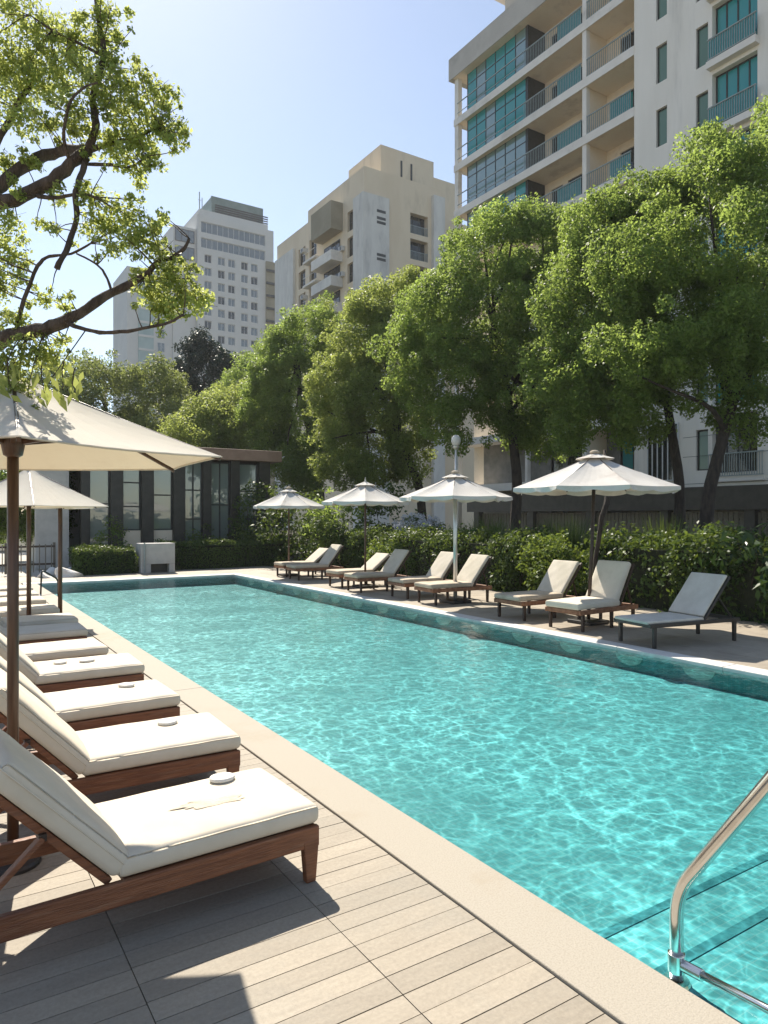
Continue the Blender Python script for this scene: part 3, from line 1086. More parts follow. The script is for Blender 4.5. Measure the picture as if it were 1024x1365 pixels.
def far_parasol(label, loc, r, ze, zt, rot, pole_mat, pole_r, n=8, cap=True, finial=True, lean=0.0):
    t = thing('parasol', label, 'parasol', loc, 0, 'white parasols along the far side of the pool')
    mb = MB()
    P = canopy_mesh(mb, n, r, ze, zt - 0.05, 0.10 * r, rot, sag=0.05, cut=0.05)
    cp = solid(mb.build('canopy', M['parasol_white'], t), 0.003)
    # valance: short wavy strip hanging from the edge
    mb = MB()
    sg = 10
    for k in range(n):
        vs, fs = [], []
        for i in range(sg + 1):
            u = i / sg
            p = P(k, u, 1.0) * 1.0
            q = p.copy()
            q.z -= 0.055 + 0.028 * math.sin(math.pi * ((u * 2) % 1.0)) + 0.006 * math.sin(k * 3 + u * 9)
            q.x *= 1.0 + 0.012 * math.sin(k * 2.3 + u * 14)
            q.y *= 1.0 + 0.012 * math.cos(k * 1.3 + u * 11)
            vs += [p + Vector((0, 0, 0.002)), q]
        for i in range(sg):
            fs.append((2 * i, 2 * i + 1, 2 * i + 3, 2 * i + 2))
        mb.add(vs, fs)
    solid(mb.build('valance', M['parasol_white'], cp), 0.003)
    if cap:
        mb = MB()
        canopy_mesh(mb, n, 0.24 * r, zt - 0.07, zt + 0.03, 0.012, rot + 5, sag=0.01, cut=0.03, seg=4)
        solid(mb.build('vent_cap', M['parasol_white'], t), 0.003)
    for k in range(n):
        mb = MB()
        A = R(rot) + 2 * math.pi * k / n
        a, b, c_ = P(k, 0, 0.02), P(k, 0, 0.5), P(k, 0, 0.985)
        dz = Vector((0, 0, 0.012))
        mb.bar(a - dz, b - dz, 0.014, 0.018)
        mb.bar(b - dz, c_ - dz, 0.012, 0.016)
        rb = mb.build('rib', M['wood_dark'], t)
        mb = MB()
        mb.bar((0.03 * math.cos(A), 0.03 * math.sin(A), ze - 0.02), P(k, 0, 0.5) - Vector((0, 0, 0.024)), 0.014, 0.018)
        mb.build('strut', M['wood_dark'], rb)
    mb = MB()
    mb.tube([(lean, 0, 0), (lean * 0.4, 0, ze * 0.6), (0, 0, zt)], pole_r, 14)
    mb.build('pole', pole_mat, t, smooth=True)
    if finial:
        mb = MB()
        f = zt + 0.02
        mb.lathe([(0.0, f + 0.12), (0.006, f + 0.11), (0.01, f + 0.06), (0.02, f + 0.045), (0.022, f + 0.03), (0.01, f + 0.015), (0.012, f - 0.01), (0, f - 0.01)], 12)
        mb.build('finial', M['parasol_white'], t, smooth=True)
    else:
        mb = MB()
        f = zt + 0.028
        mb.lathe([(0.0, f + 0.05), (0.04, f + 0.045), (0.075, f + 0.025), (0.085, f), (0, f - 0.004)], 16)
        mb.build('top_knob', M['sling_tan'], t, smooth=True)
    mb = MB()
    mb.box(-0.24 + lean, 0.24 + lean, -0.24, 0.24, 0.0, 0.06)
    mb.build('base_slab', M['dark_metal'], t, bevel=0.012)
    return t


def spot(px, Z): return tuple(Vector((at(px, 689, Z).x, at(px, 689, Z).y, 0.002)))


far_parasol('smallest white parasol at the far end of the far side, on a thin tan pole', spot(385, 21.0), 1.08, 2.07, 2.57, 8, M['wood_pole'], 0.024, finial=False)
far_parasol('white parasol with a pointed finial and a thin tan pole, second from the far end', spot(487, 17.5), 1.08, 2.12, 2.60, 14, M['wood_pole'], 0.026)
far_parasol('white parasol on a thick pale steel pole, in front of the lamp post', spot(607, 14.4), 1.15, 2.15, 2.62, 4, M['pale_metal'], 0.042, cap=True, finial=False)
far_parasol('largest white parasol, with a round tan knob and a dark pole, nearest the building', spot(793, 11.7), 1.38, 2.22, 2.78, 17, M['wood_dark'], 0.03, finial=False, lean=-0.16)

# ------------------------------------------------------------------ pool handrail
t = thing('pool_handrail', 'polished steel handrail rising out of the water at the near pool steps', 'handrail', (2.52, 1.745, -0.12))
of = (2.52, 1.745, -0.12)


def bend(pts, r=0.1, n=8):
    out = [Vector(pts[0])]
    for a, b, c_ in zip(pts[:-2], pts[1:-1], pts[2:]):
        a, b, c_ = Vector(a), Vector(b), Vector(c_)
        p, q = b + (a - b).normalized() * r, b + (c_ - b).normalized() * r
        for i in range(n + 1):
            u = i / n
            out.append(p * (1 - u) ** 2 + b * 2 * u * (1 - u) + q * u * u)
    out.append(Vector(pts[-1]))
    return out


mb = MB(of)
mb.tube(bend([(2.52, 1.745, -0.119), (2.52, 1.745, 0.245), (2.52, 1.22, 1.03), (2.52, 0.55, 1.03), (2.52, 0.3, 0.75), (2.52, 0.3, 0.004)], 0.11), 0.027, 20)
mb.build('grab_rail', M['steel'], t, smooth=True)
mb = MB(of)
mb.tube([(2.52, 1.735, -0.035), (2.52, 1.2, 0.0), (2.52, 0.3, 0.03)], 0.016, 14)
mb.build('lower_rail', M['steel'], t, smooth=True)
mb = MB(of)
mb.tube([(2.52, 1.745, -0.075), (2.52, 1.745, 0.0)], 0.034, 20)
mb.tube([(2.52, 1.715, -0.036), (2.52, 1.63, -0.031)], 0.023, 16)
mb.build('clamp', M['steel'], t, smooth=False, bevel=0.003)
mb = MB(of)
mb.lathe([(0.028, -0.106), (0.05, -0.107), (0.055, -0.119), (0, -0.119)], 20, (2.52, 1.745, 0))
mb.build('floor_flange', M['steel'], t)

# small handrail far away at the corner of the pool
t = thing('pool_handrail', 'small dark handrail at the far corner of the pool by the rocks', 'handrail', (2.12, 17.6, 0))
mb = MB((2.12, 17.6, 0))
mb.tube(bend([(2.1, 17.6, 0.0), (2.12, 17.6, 0.55), (2.5, 17.9, 0.3), (2.52, 17.95, -0.4)], 0.1), 0.02, 10)
mb.build('grab_rail', M['dark_metal'], t, smooth=True)
# ------------------------------------------------------------------ buildings
M['plaster'] = pm('pale_grey_plaster', (0.75, 0.71, 0.635), (0.81, 0.77, 0.70), scale=0.5, stretch=(1.4, 1.4, 0.22), rough=0.9, bump=0.15, bscale=12, c3=(0.38, 0.36, 0.33), c3scale=0.35, c3amt=0.55, detail=10)
M['slab'] = pm('slab_edge_plaster', (0.72, 0.68, 0.62), (0.78, 0.74, 0.68), scale=0.7, rough=0.9, c3=(0.40, 0.37, 0.33), c3scale=0.5, c3amt=0.5)
M['soffit'] = pm('sandy_balcony_plaster', (0.76, 0.65, 0.50), (0.82, 0.72, 0.58), scale=0.6, rough=0.9, c3=(0.42, 0.33, 0.24), c3scale=0.6, c3amt=0.5)
M['fascia'] = pm('roof_band', (0.46, 0.43, 0.385), (0.52, 0.49, 0.44), scale=0.5, rough=0.9, c3=(0.28, 0.26, 0.23), c3scale=0.4, c3amt=0.6)
M['teal'] = glass_mat('teal_glass', (0.05, 0.22, 0.23), 0.03, body=(0.04, 0.33, 0.34), bodyfac=0.85, wob=0.05)
M['teal_pale'] = glass_mat('greyish_teal_glass', (0.10, 0.22, 0.22), 0.14, body=(0.20, 0.33, 0.32), bodyfac=0.8, wob=0.05)
M['rail_glass'] = glass_mat('balcony_glass', (0.35, 0.62, 0.60), 0.05, body=(0.08, 0.40, 0.41), bodyfac=0.7)
M['dark_glass'] = glass_mat('dark_window_glass', (0.03, 0.035, 0.035), 0.03, body=(0.02, 0.025, 0.025), bodyfac=0.7)
M['grey_glass'] = glass_mat('grey_window_glass', (0.1, 0.12, 0.12), 0.10, body=(0.14, 0.17, 0.17), bodyfac=0.75, wob=0.05)
M['green_glass'] = glass_mat('green_window_glass', (0.05, 0.10, 0.08), 0.01, body=(0.14, 0.25, 0.19), bodyfac=0.85)
M['frame_dark'] = pm('dark_window_frame', (0.02, 0.022, 0.02), (0.035, 0.037, 0.034), scale=6, rough=0.45)
M['frame_white'] = pm('white_window_frame', (0.55, 0.55, 0.54), (0.62, 0.62, 0.6), scale=6, rough=0.5)
M['railing'] = pm('grey_railing', (0.24, 0.29, 0.285), (0.31, 0.36, 0.355), scale=6, rough=0.45)
M['wall_in_shade'] = pm('shade_darkened_wall', (0.16, 0.155, 0.14), (0.24, 0.23, 0.21), scale=1.2, rough=0.9)
M['beige'] = pm('beige_render', (0.70, 0.58, 0.42), (0.77, 0.655, 0.49), scale=0.3, stretch=(1, 1, 0.3), rough=0.9, c3=(0.44, 0.35, 0.24), c3scale=0.3, c3amt=0.6, detail=10)
M['beige_grey'] = pm('stained_white_panel', (0.62, 0.60, 0.56), (0.70, 0.68, 0.63), scale=0.6, stretch=(1.5, 1.5, 0.5), rough=0.9, c3=(0.40, 0.39, 0.37), c3scale=0.5, c3amt=0.6, detail=10)
M['olive'] = pm('olive_bay_panel', (0.26, 0.23, 0.16), (0.32, 0.28, 0.20), scale=0.4, rough=0.9)
M['tower'] = pm('tower_cladding', (0.58, 0.58, 0.56), (0.64, 0.63, 0.60), scale=0.15, rough=0.85, c3=(0.50, 0.50, 0.48), c3scale=0.15, c3amt=0.6, detail=10)
M['tower_teal'] = pm('teal_tower_strip', (0.30, 0.40, 0.40), (0.38, 0.48, 0.47), scale=0.3, rough=0.5)
M['roof_green'] = pm('greenish_roof_screen', (0.13, 0.19, 0.17), (0.18, 0.24, 0.22), scale=0.5, rough=0.6)
M['brown_roof'] = pm('brown_fascia', (0.27, 0.17, 0.12), (0.34, 0.22, 0.16), scale=2, rough=0.6, c3=(0.10, 0.065, 0.05), c3amt=0.5)
M['column_dark'] = pm('dark_column', (0.03, 0.027, 0.021), (0.045, 0.041, 0.033), scale=3, rough=0.5)
M['pav_glass'] = glass_mat('pavilion_glass', (0.62, 0.68, 0.64), 0.09, body=(0.40, 0.47, 0.43), bodyfac=0.45, wob=0.1)
M['white_wall'] = pm('white_wall', (0.55, 0.55, 0.53), (0.62, 0.61, 0.58), scale=1.2, rough=0.9, c3=(0.42, 0.41, 0.38), c3scale=1.0, c3amt=0.5)
M['curtain'] = pm('pale_blind', (0.45, 0.50, 0.50), (0.56, 0.60, 0.60), scale=2, stretch=(8, 8, 0.4), rough=0.9)
M['concrete'] = pm('pale_concrete', (0.40, 0.39, 0.37), (0.47, 0.46, 0.43), scale=3, rough=0.85, bump=0.3, bscale=30, c3=(0.28, 0.27, 0.24), c3amt=0.6)
M['board'] = pm('grey_fence_board', (0.13, 0.115, 0.09), (0.20, 0.18, 0.145), scale=6, stretch=(6, 6, 0.6), rough=0.85)


def facade_wall(mb, face, p0, u0, u1, z0, z1, holes, depth):
    """a wall sheet on face 'W' (x=p0, u along y) or 'S' (y=p0, u along x) with holes (ua,ub,za,zb) and reveals going inwards"""
    def P(u, z, d): return (p0 + d, u, z) if face == 'W' else (u, p0 + d, z)
    us = sorted({u0, u1} | {h[0] for h in holes} | {h[1] for h in holes})
    zs = sorted({z0, z1} | {h[2] for h in holes} | {h[3] for h in holes})
    us = [u for u in us if u0 <= u <= u1]
    zs = [z for z in zs if z0 <= z <= z1]
    for a, b in zip(us[:-1], us[1:]):
        for c_, d in zip(zs[:-1], zs[1:]):
            mu, mz = (a + b) / 2, (c_ + d) / 2
            if any(h[0] < mu < h[1] and h[2] < mz < h[3] for h in holes): continue
            mb.quad(P(a, c_, 0), P(b, c_, 0), P(b, d, 0), P(a, d, 0))
    for a, b, c_, d in holes:
        mb.quad(P(a, c_, 0), P(b, c_, 0), P(b, c_, depth), P(a, c_, depth))
        mb.quad(P(a, d, 0), P(b, d, 0), P(b, d, depth), P(a, d, depth))
        mb.quad(P(a, c_, 0), P(a, d, 0), P(a, d, depth), P(a, c_, depth))
        mb.quad(P(b, c_, 0), P(b, d, 0), P(b, d, depth), P(b, c_, depth))


def window(parent, off, face, p, ua, ub, za, zb, glass, frame, bars=1, fw=0.06, hb=0, name='window', depth=0.08):
    """frame with bars, pane as its child; p = plane of the glass"""
    def bx(mb, a, b, c_, d, e, f):
        if face == 'W': mb.box(p + e, p + f, a, b, c_, d)
        else: mb.box(a, b, p + e, p + f, c_, d)
    mb = MB(off)
    bx(mb, ua, ua + fw, za, zb, -depth / 2, depth / 2)
    bx(mb, ub - fw, ub, za, zb, -depth / 2, depth / 2)
    bx(mb, ua + fw, ub - fw, za, za + fw, -depth / 2, depth / 2)
    bx(mb, ua + fw, ub - fw, zb - fw, zb, -depth / 2, depth / 2)
    for i in range(1, bars + 1):
        c_ = ua + (ub - ua) * i / (bars + 1)
        bx(mb, c_ - fw / 2, c_ + fw / 2, za + fw, zb - fw, -depth / 2 + 0.005, depth / 2 - 0.005)
    for i in range(1, hb + 1):
        c_ = za + (zb - za) * i / (hb + 1)
        bx(mb, ua + fw, ub - fw, c_ - fw / 2, c_ + fw / 2, -depth / 2 + 0.01, depth / 2 - 0.01)
    w_ = mb.build(name, frame, parent)
    mb = MB(off)
    bx(mb, ua + fw * 0.5, ub - fw * 0.5, za + fw * 0.5, zb - fw * 0.5, -0.006, 0.006)
    mb.build('pane', glass, w_)
    return w_


def railing(parent, off, x, y0, y1, z, h=1.05, step=0.12, glass=None, name='railing'):
    mb = MB(off)
    mb.box(x - 0.03, x + 0.03, y0, y1, z + h - 0.05, z + h)
    mb.box(x - 0.018, x + 0.018, y0, y1, z + 0.08, z + 0.12)
    y = y0 + step / 2
    while y < y1:
        mb.box(x - 0.012, x + 0.012, y - 0.012, y + 0.012, z + 0.121, z + h - 0.051)
        y += step
    r_ = mb.build(name, M['railing'], parent)
    if glass:
        mb = MB(off)
        mb.box(x + 0.03, x + 0.04, y0 + 0.05, y1 - 0.05, z + 0.13, z + h - 0.06)
        mb.build('glass_panel', glass, r_)
    return r_


# ---- apartment building beside the pool
B0 = (29.4, 12.0, 0.0)
bld = thing('apartment_building', 'tall pale grey apartment block with long open balconies and teal glazing behind the trees', 'building', B0)
X0 = 29.4
ZF_ = lambda i: 0.35 + 3.05 * i
YW = 22.7
NF = 10
# wall with narrow windows and a balcony recess
holes = []
for i in range(1, NF + 1):
    zb = ZF_(i)
    holes.append((20.85, 21.45, zb + 0.85, zb + 2.65))
    holes.append((18.75, 19.35, zb + 0.45, zb + 2.3))
    holes.append((16.5, 18.55, zb + 0.30, zb + 2.85))
mb = MB(B0)
facade_wall(mb, 'W', X0 - 0.02, 10.0, YW, 0.0, 34.3, holes, 0.32)
mb.box(X0 + 0.9, X0 + 12, 10.0, YW - 0.001, 0, 34.29)
mb.build('wall', M['plaster'], bld)
for i in range(1, NF + 1):
    zb = ZF_(i)
    if True:
        window(bld, B0, 'W', X0 + 0.14, 20.85, 21.45, zb + 0.85, zb + 2.65, M['green_glass'], M['frame_dark'], 0, 0.07)
        window(bld, B0, 'W', X0 + 0.14, 18.75, 19.35, zb + 0.45, zb + 2.3, M['green_glass'], M['frame_dark'], 0, 0.07)
        window(bld, B0, 'W', X0 + 0.30, 16.5, 18.55, zb + 0.30, zb + 2.85, M['teal'] if i > 1 else M['dark_glass'], M['frame_dark'], 3, 0.07, name='balcony_door')
        if i >= 5:
            mb = MB(B0)
            mb.box(X0 - 0.35, X0 + 0.02, 16.4, 18.65, zb - 0.02, zb + 0.29)
            mb.build('balcony_ledge', M['slab'], bld)
            railing(bld, B0, X0 - 0.27, 16.42, 18.63, zb + 0.29, 1.0, 0.11, M['rail_glass'], 'balcony_railing')
# first floor: dark door with juliet railing, barred window
railing(bld, B0, X0 - 0.10, 16.2, 18.7, ZF_(1) + 0.05, 1.1, 0.11, None, 'balcony_railing')
mb = MB(B0)
mb.box(X0 - 0.14, X0 - 0.022, 16.15, 18.75, ZF_(1) - 0.1, ZF_(1) + 0.04)
mb.build('window_sill', M['slab'], bld)
window(bld, B0, 'W', X0 - 0.06, 20.2, 21.9, ZF_(1) + 0.05, ZF_(1) + 2.75, M['dark_glass'], M['frame_white'], 5, 0.05)
mb = MB(B0)
for z in (ZF_(1) + 1.1, ZF_(1) + 2.0, ZF_(1) - 0.15):
    mb.box(X0 - 0.026, X0 - 0.018, 10.0, 20.0, z, z + 0.02)
mb.build('wall_joint', M['frame_dark'], bld)
# balcony zone
BK = X0 + 1.7
mb = MB(B0)
holes = []
for i in range(0, NF):
    zb = ZF_(i)
    holes += [(23.4, 24.9, zb + 0.36, zb + 2.6), (27.2, 28.6, zb + 0.36, zb + 2.6), (29.0, 29.9, zb + 0.36, zb + 2.55)]
facade_wall(mb, 'W', BK, YW, 36.0, 6.5, 30.85, holes, 0.2)
mb.box(BK + 0.6, X0 + 12, YW + 0.001, 37.0, 0, 30.849)
mb.box(BK, X0 + 12, 36.0, 37.0, 0, 30.848)
mb.box(X0 + 0.35, BK - 0.002, YW + 0.002, YW + 0.15, 0, 30.847)
mb.build('recess_wall', M['soffit'], bld)
mb = MB(B0)
facade_wall(mb, 'W', BK, YW, 36.0, 0.0, 6.5, [h for h in holes if h[3] < 6.5], 0.2)
mb.build('lower_wall', M['wall_in_shade'], bld)  # lower part coloured darker to carry the shade under the trees
for i in range(0, NF):
    zb = ZF_(i)
    if i >= 6 or i in (1,):
        window(bld, B0, 'W', BK + 0.12, 23.4, 24.9, zb + 0.36, zb + 2.6, M['teal'] if i % 2 else M['dark_glass'], M['frame_dark'], 1, 0.06, name='balcony_door')
        window(bld, B0, 'W', BK + 0.12, 27.2, 28.6, zb + 0.36, zb + 2.6, M['dark_glass'], M['frame_dark'], 1, 0.06, name='balcony_door')
        window(bld, B0, 'W', BK + 0.12, 29.0, 29.9, zb + 0.36, zb + 2.55, M['dark_glass'], M['frame_dark'], 0, 0.06, name='balcony_door')
for i in range(1, NF):
    zb = ZF_(i)
    mb = MB(B0)
    mb.box(X0, BK - 0.001, YW + 0.003, 36.98, zb, zb + 0.34)
    mb.box(X0 - 0.04, X0 + 0.0, YW + 0.003, 37.02, zb - 0.06, zb + 0.40)
    sl_ = mb.build('balcony_slab', M['slab'], bld)
    if i == 1 or i >= 6:
        mb = MB(B0)
        mb.box(X0 + 0.01, BK - 0.004, YW + 0.16, 36.6, zb - 0.015, zb - 0.003)
        mb.build('soffit', M['soffit'], sl_)
    if 2 <= i < 6:
        continue
    if i >= 6:
        railing(bld, B0, X0 + 0.02, 26.1, 27.9, zb + 0.34, 1.05, 0.12, M['rail_glass'], 'balcony_railing')
        railing(bld, B0, X0 + 0.02, 27.92, 30.5, zb + 0.34, 1.05, 0.13, None, 'balcony_railing')
        railing(bld, B0, X0 + 0.02, YW + 0.2, 24.3, zb + 0.34, 1.05, 0.12, M['rail_glass'] if i != 8 else None, 'balcony_railing')
        railing(bld, B0, X0 + 0.02, 24.32, 25.75, zb + 0.34, 1.05, 0.13, None, 'balcony_railing')
        mb = MB(B0)
        mb.box(X0 - 0.01, X0 + 0.05, 30.55, 36.7, zb + 1.34, zb + 1.39)
        mb.box(X0 - 0.005, X0 + 0.03, 30.55, 36.7, zb + 0.68, zb + 0.72)
        mb.build('handrail', M['railing'], bld)
        # glazed bay
        g = MB(B0)
        fr = MB(B0)
        n_ = 6
        for k in range(n_):
            a, b = 30.6 + k * 0.9, 30.6 + (k + 1) * 0.9
            fr.box(X0 + 0.30, X0 + 0.36, a - 0.025, a + 0.025, zb + 0.342, zb + 3.04)
        fr.box(X0 + 0.30, X0 + 0.36, 36.0 - 0.03, 36.03, zb + 0.342, zb + 3.04)
        fr.box(X0 + 0.305, X0 + 0.355, 30.63, 35.96, zb + 2.3, zb + 2.35)
        bay = fr.build('glazed_bay', M['frame_dark'], bld)
        for k in range(n_):
            a, b = 30.6 + k * 0.9, 30.6 + (k + 1) * 0.9
            g = MB(B0)
            g.box(X0 + 0.325, X0 + 0.335, a + 0.026, b - 0.026, zb + 0.345, zb + 3.035)
            g.build('pane', M['teal_pale'] if (k * 3 + i * 5) % 4 == 1 or i == 7 else M['teal'], bay)
        mb = MB(B0)
        mb.box(X0 + 0.3, BK - 0.002, 30.42, 30.56, zb + 0.341, zb + 3.045)
        mb.box(X0 + 0.45, X0 + 0.5, 30.7, 35.9, zb + 0.345, zb + 3.03)
        mb.build('bay_screen', M['frame_dark'], bld)
mb = MB(B0)
mb.box(X0 + 0.02, X0 + 0.34, 36.62, 36.99, 0, 30.838)
mb.box(X0 + 0.03, X0 + 0.30, 25.78, 26.06, 0, 30.84)
mb.box(X0 + 0.04, X0 + 0.30, 30.2, 30.4, 0, 6.4)
mb.build('post', M['slab'], bld)
mb = MB(B0)
mb.box(X0 + 0.302, BK - 0.002, 25.82, 26.0, 0.0, 30.84)
mb.build('partition', M['soffit'], bld)
mb = MB(B0)
mb.box(X0 - 0.25, X0 + 12, YW + 0.01, 37.3, 30.853, 32.3)
rb_ = mb.build('roof_band', M['fascia'], bld)
mb = MB(B0)
mb.box(X0 - 0.2, BK - 0.004, YW + 0.16, 36.9, 30.842, 30.850)
mb.build('soffit', M['soffit'], rb_)
mb = MB(B0)
mb.box(X0 + 1.4, X0 + 11, YW + 1, 33.6, 32.302, 34.9)
mb.box(X0 + 0.9, X0 + 11.5, YW + 0.5, 34.2, 34.903, 35.3)
mb.build('penthouse', M['fascia'], bld)
# ground-floor canopy
mb = MB(B0)
mb.box(X0 - 1.4, X0 - 0.03, 10.0, 34.0, 2.05, 3.05)
mb.build('canopy_band', M['column_dark'], bld)
for y in (12.0, 15.9, 19.9, 24.2, 28.4, 33.0):
    mb = MB(B0)
    mb.box(X0 - 1.3, X0 - 0.9, y, y + 0.45, 0, 2.048)
    mb.build('canopy_post', M['column_dark'], bld)

f = thing('board_fence', 'grey vertical board fence between dark posts below the building', 'fence', (X0 - 1.0, 12, 0))
mb = MB((X0 - 1.0, 12, 0))
y = 12.5
while y < 33:
    mb.box(X0 - 1.03, X0 - 0.99, y, y + 0.20, 0.05, 1.95)
    y += 0.235
mb.build('board_panel', M['board'], f)
mb = MB((X0 - 1.0, 12, 0))
for z in (0.4, 1.6):
    mb.box(X0 - 0.988, X0 - 0.93, 12.45, 33, z, z + 0.09)
mb.build('rail', M['wood_dark'], f)

# ---- beige block behind
B1 = (41.4, 68.5, 0.0)
bg_ = thing('apartment_building', 'beige stained apartment block stepping up to a plain roof box, between the two taller buildings', 'building', B1)
xb, yb = 41.4, 68.5
holesW, holesS = [], []
for k in range(5):
    zt = 37.6 - 3.05 * k
    for a, b in ((71.0, 72.3), (80.2, 82.2), (84.0, 86.0)):
        holesW.append((a, b, zt - 2.3, zt))
    for a, b in ((47.8, 50.4),):
        holesS.append((a, b, zt - 2.4 + 0.2, zt + 0.2))
mb = MB(B1)
facade_wall(mb, 'W', xb, yb, 82.6, 0, 41.6, holesW[:0] + [h for h in holesW if h[1] < 82.6], 0.5)
facade_wall(mb, 'W', xb + 0.3, 82.6, 93.0, 0, 40.4, [h for h in holesW if h[0] > 82.6], 0.5)
facade_wall(mb, 'S', yb, xb, 52.5, 0, 41.6, holesS, 0.9)
mb.box(xb + 1.2, 52.4, yb + 1.2, 82.6, 0, 41.59)
mb.box(xb + 1.2, 52.4, 82.601, 93.0, 0, 40.39)
mb.quad((xb, yb, 41.6), (xb + 1.3, yb, 41.6), (xb + 1.3, 82.6, 41.6), (xb, 82.6, 41.6))
mb.quad((xb, yb, 41.6), (52.4, yb, 41.6), (52.4, yb + 1.3, 41.6), (xb, yb + 1.3, 41.6))
mb.quad((xb + .3, 82.6, 40.4), (xb + 1.3, 82.6, 40.4), (xb + 1.3, 93, 40.4), (xb + .3, 93, 40.4))
mb.quad((xb, 82.6, 0), (xb + 2, 82.6, 0), (xb + 2, 82.6, 41.6), (xb, 82.6, 41.6))
mb.box(52.4, 62, yb + 3.5, 80, 0, 40.0)
mb.build('wall', M['beige'], bg_)
for h in holesW:
    pl = xb + 0.35 if h[0] < 82.6 else xb + 0.65
    window(bg_, B1, 'W', pl, h[0], h[1], h[2], h[3], M['dark_glass'], M['frame_dark'], 1, 0.07, hb=1)
for h in holesS:
    window(bg_, B1, 'S', yb + 0.8, h[0], h[1], h[2], h[3], M['dark_glass'], M['frame_dark'], 2, 0.07)
    mb = MB(B1)
    mb.box(h[0], h[1], yb + 0.03, yb + 0.08, h[2] + 0.95, h[2] + 1.0)
    x = h[0] + 0.05
    while x < h[1]:
        mb.box(x, x + 0.04, yb + 0.035, yb + 0.075, h[2] + 0.02, h[2] + 0.949)
        x += 0.18
    mb.build('balcony_railing', M['railing'], bg_)
# roof boxes
mb = MB(B1)
mb.box(46.0, 54.0, 72.2, 80.0, 41.602, 47.0)
mb.box(53.0, 58.5, 72.6, 80.0, 40.01, 45.3)
mb.build('roof_box', M['beige'], bg_)
mb = MB(B1)
mb.box(48.9, 49.15, 72.14, 72.19, 43.8, 45.8)
mb.box(50.4, 50.65, 72.14, 72.19, 43.6, 45.8)
mb.build('roof_vent', M['frame_dark'], bg_)
# white stained panels
mb = MB(B1)
mb.box(41.04, 44.6, yb - 0.35, yb - 0.002, 0, 38.5)
mb.box(xb - 0.35, xb - 0.002, yb - 0.001, 70.4, 0, 38.495)
mb.box(xb - 0.05, xb + 0.298, 87.0, 93.0, 0, 38.2)
mb.box(50.9, 52.6, yb - 0.5, yb - 0.002, 0, 40.5)
mb.build('white_panel', M['beige_grey'], bg_)
mb = MB(B1)
for k, z in enumerate((36.6, 35.8, 35.3, 31.6, 31.1, 27.2)):
    mb.box(42.9, 44.1, yb - 0.362, yb - 0.352, z, z + 0.32)
mb.build('vent_slot', M['frame_dark'], bg_)
# projecting bay with balconies on the left face
mb = MB(B1)
mb.box(xb - 1.6, xb - 0.002, 73.4, 78.6, 35.9, 39.2)
mb.build('bay_hood', M['olive'], bg_)
for k in range(4):
    z = 32.2 - 3.05 * k
    mb = MB(B1)
    mb.box(xb - 1.6, xb - 0.002, 73.4, 78.6, z, z + 0.35)
    mb.box(xb - 1.6, xb - 1.5, 73.4, 78.6, z + 0.352, z + 1.2)
    mb.box(xb - 1.499, xb - 0.002, 73.4, 73.5, z + 0.352, z + 1.2)
    mb.build('balcony', M['beige_grey'] if k % 2 else M['slab'], bg_)
    window(bg_, B1, 'W', xb - 0.06, 74.0, 78.0, z + 0.4, z + 2.9, M['dark_glass'], M['frame_dark'], 3, 0.08, name='balcony_door')
for k in range(5):
    for yy in (72.9, 79.2, 83.2):
        if (k + int(yy)) % 3 == 0: continue
        z = 36.4 - 3.05 * k
        mb = MB(B1)
        mb.box(xb - 0.45, xb - 0.004 if yy < 82 else xb + 0.296, yy, yy + 0.75, z, z + 0.55)
        ac = mb.build('air_conditioner', M['frame_white'], bg_, bevel=0.02)
        mb = MB(B1)
        mb.box(xb - 0.462, xb - 0.452, yy + 0.08, yy + 0.5, z + 0.07, z + 0.48)
        mb.build('grille', M['frame_dark'], ac)
for k in range(4):
    z = 34.6 - 3.05 * k
    mb = MB(B1)
    mb.box(xb - 0.9, xb - 0.004, 79.0, 82.4, z - 0.25, z)
    mb.box(xb - 0.9, xb - 0.86, 79.0, 82.4, z + 0.9, z + 0.95)
    mb.build('balcony_ledge', M['slab'], bg_)
# right wing windows and terraces
for k in range(3):
    z = 36.3 - 3.05 * k
    window(bg_, B1, 'S', yb + 3.44, 53.2, 55.4, z - 1.0, z + 1.3, M['dark_glass'], M['frame_dark'], 2, 0.08)
    window(bg_, B1, 'S', yb + 3.44, 57.0, 59.0, z - 0.8, z + 1.2, M['dark_glass'], M['frame_dark'], 1, 0.08)
    mb = MB(B1)
    mb.box(52.65, 59.4, yb + 2.2, yb + 3.49, z - 1.3, z - 1.05)
    mb.box(52.65, 59.4, yb + 2.2, yb + 2.25, z - 0.2, z - 0.15)
    x = 52.7
    while x < 59.4:
        mb.box(x, x + 0.04, yb + 2.205, yb + 2.245, z - 1.049, z - 0.201)
        x += 0.2
    mb.build('balcony', M['railing'], bg_)

# ---- tower
B2 = (49.8, 153.7, 0.0)
tw = thing('office_tower', 'tall white tower with rows of small windows and a dark green roof screen', 'building', B2)
yt = 153.7
rows = []
win = []
for r_ in range(14):
    zt = 60.3 - 2.95 * r_
    for c_ in range(5):
        if r_ % 4 == 3 and c_ == 0: continue
        a = 51.4 + c_ * 2.75 + (0.35 if c_ % 2 else 0)
        win.append((a, a + 1.6, zt - 1.75, zt))
ribbons = [(50.6, 65.9, 65.1, 67.5), (50.6, 65.9, 61.7, 63.9)]
mb = MB(B2)
facade_wall(mb, 'S', yt, 49.8, 68.0, 0, 69.0, win + ribbons, 0.45)
mb.box(49.8, 66.2, yt + 0.9, yt + 18, 0, 68.99)
mb.quad((49.8, yt, 69), (68, yt, 69), (68, yt + 1, 69), (49.8, yt + 1, 69))
mb.quad((49.8, yt, 0), (49.8, yt + 1, 0), (49.8, yt + 1, 69), (49.8, yt, 69))
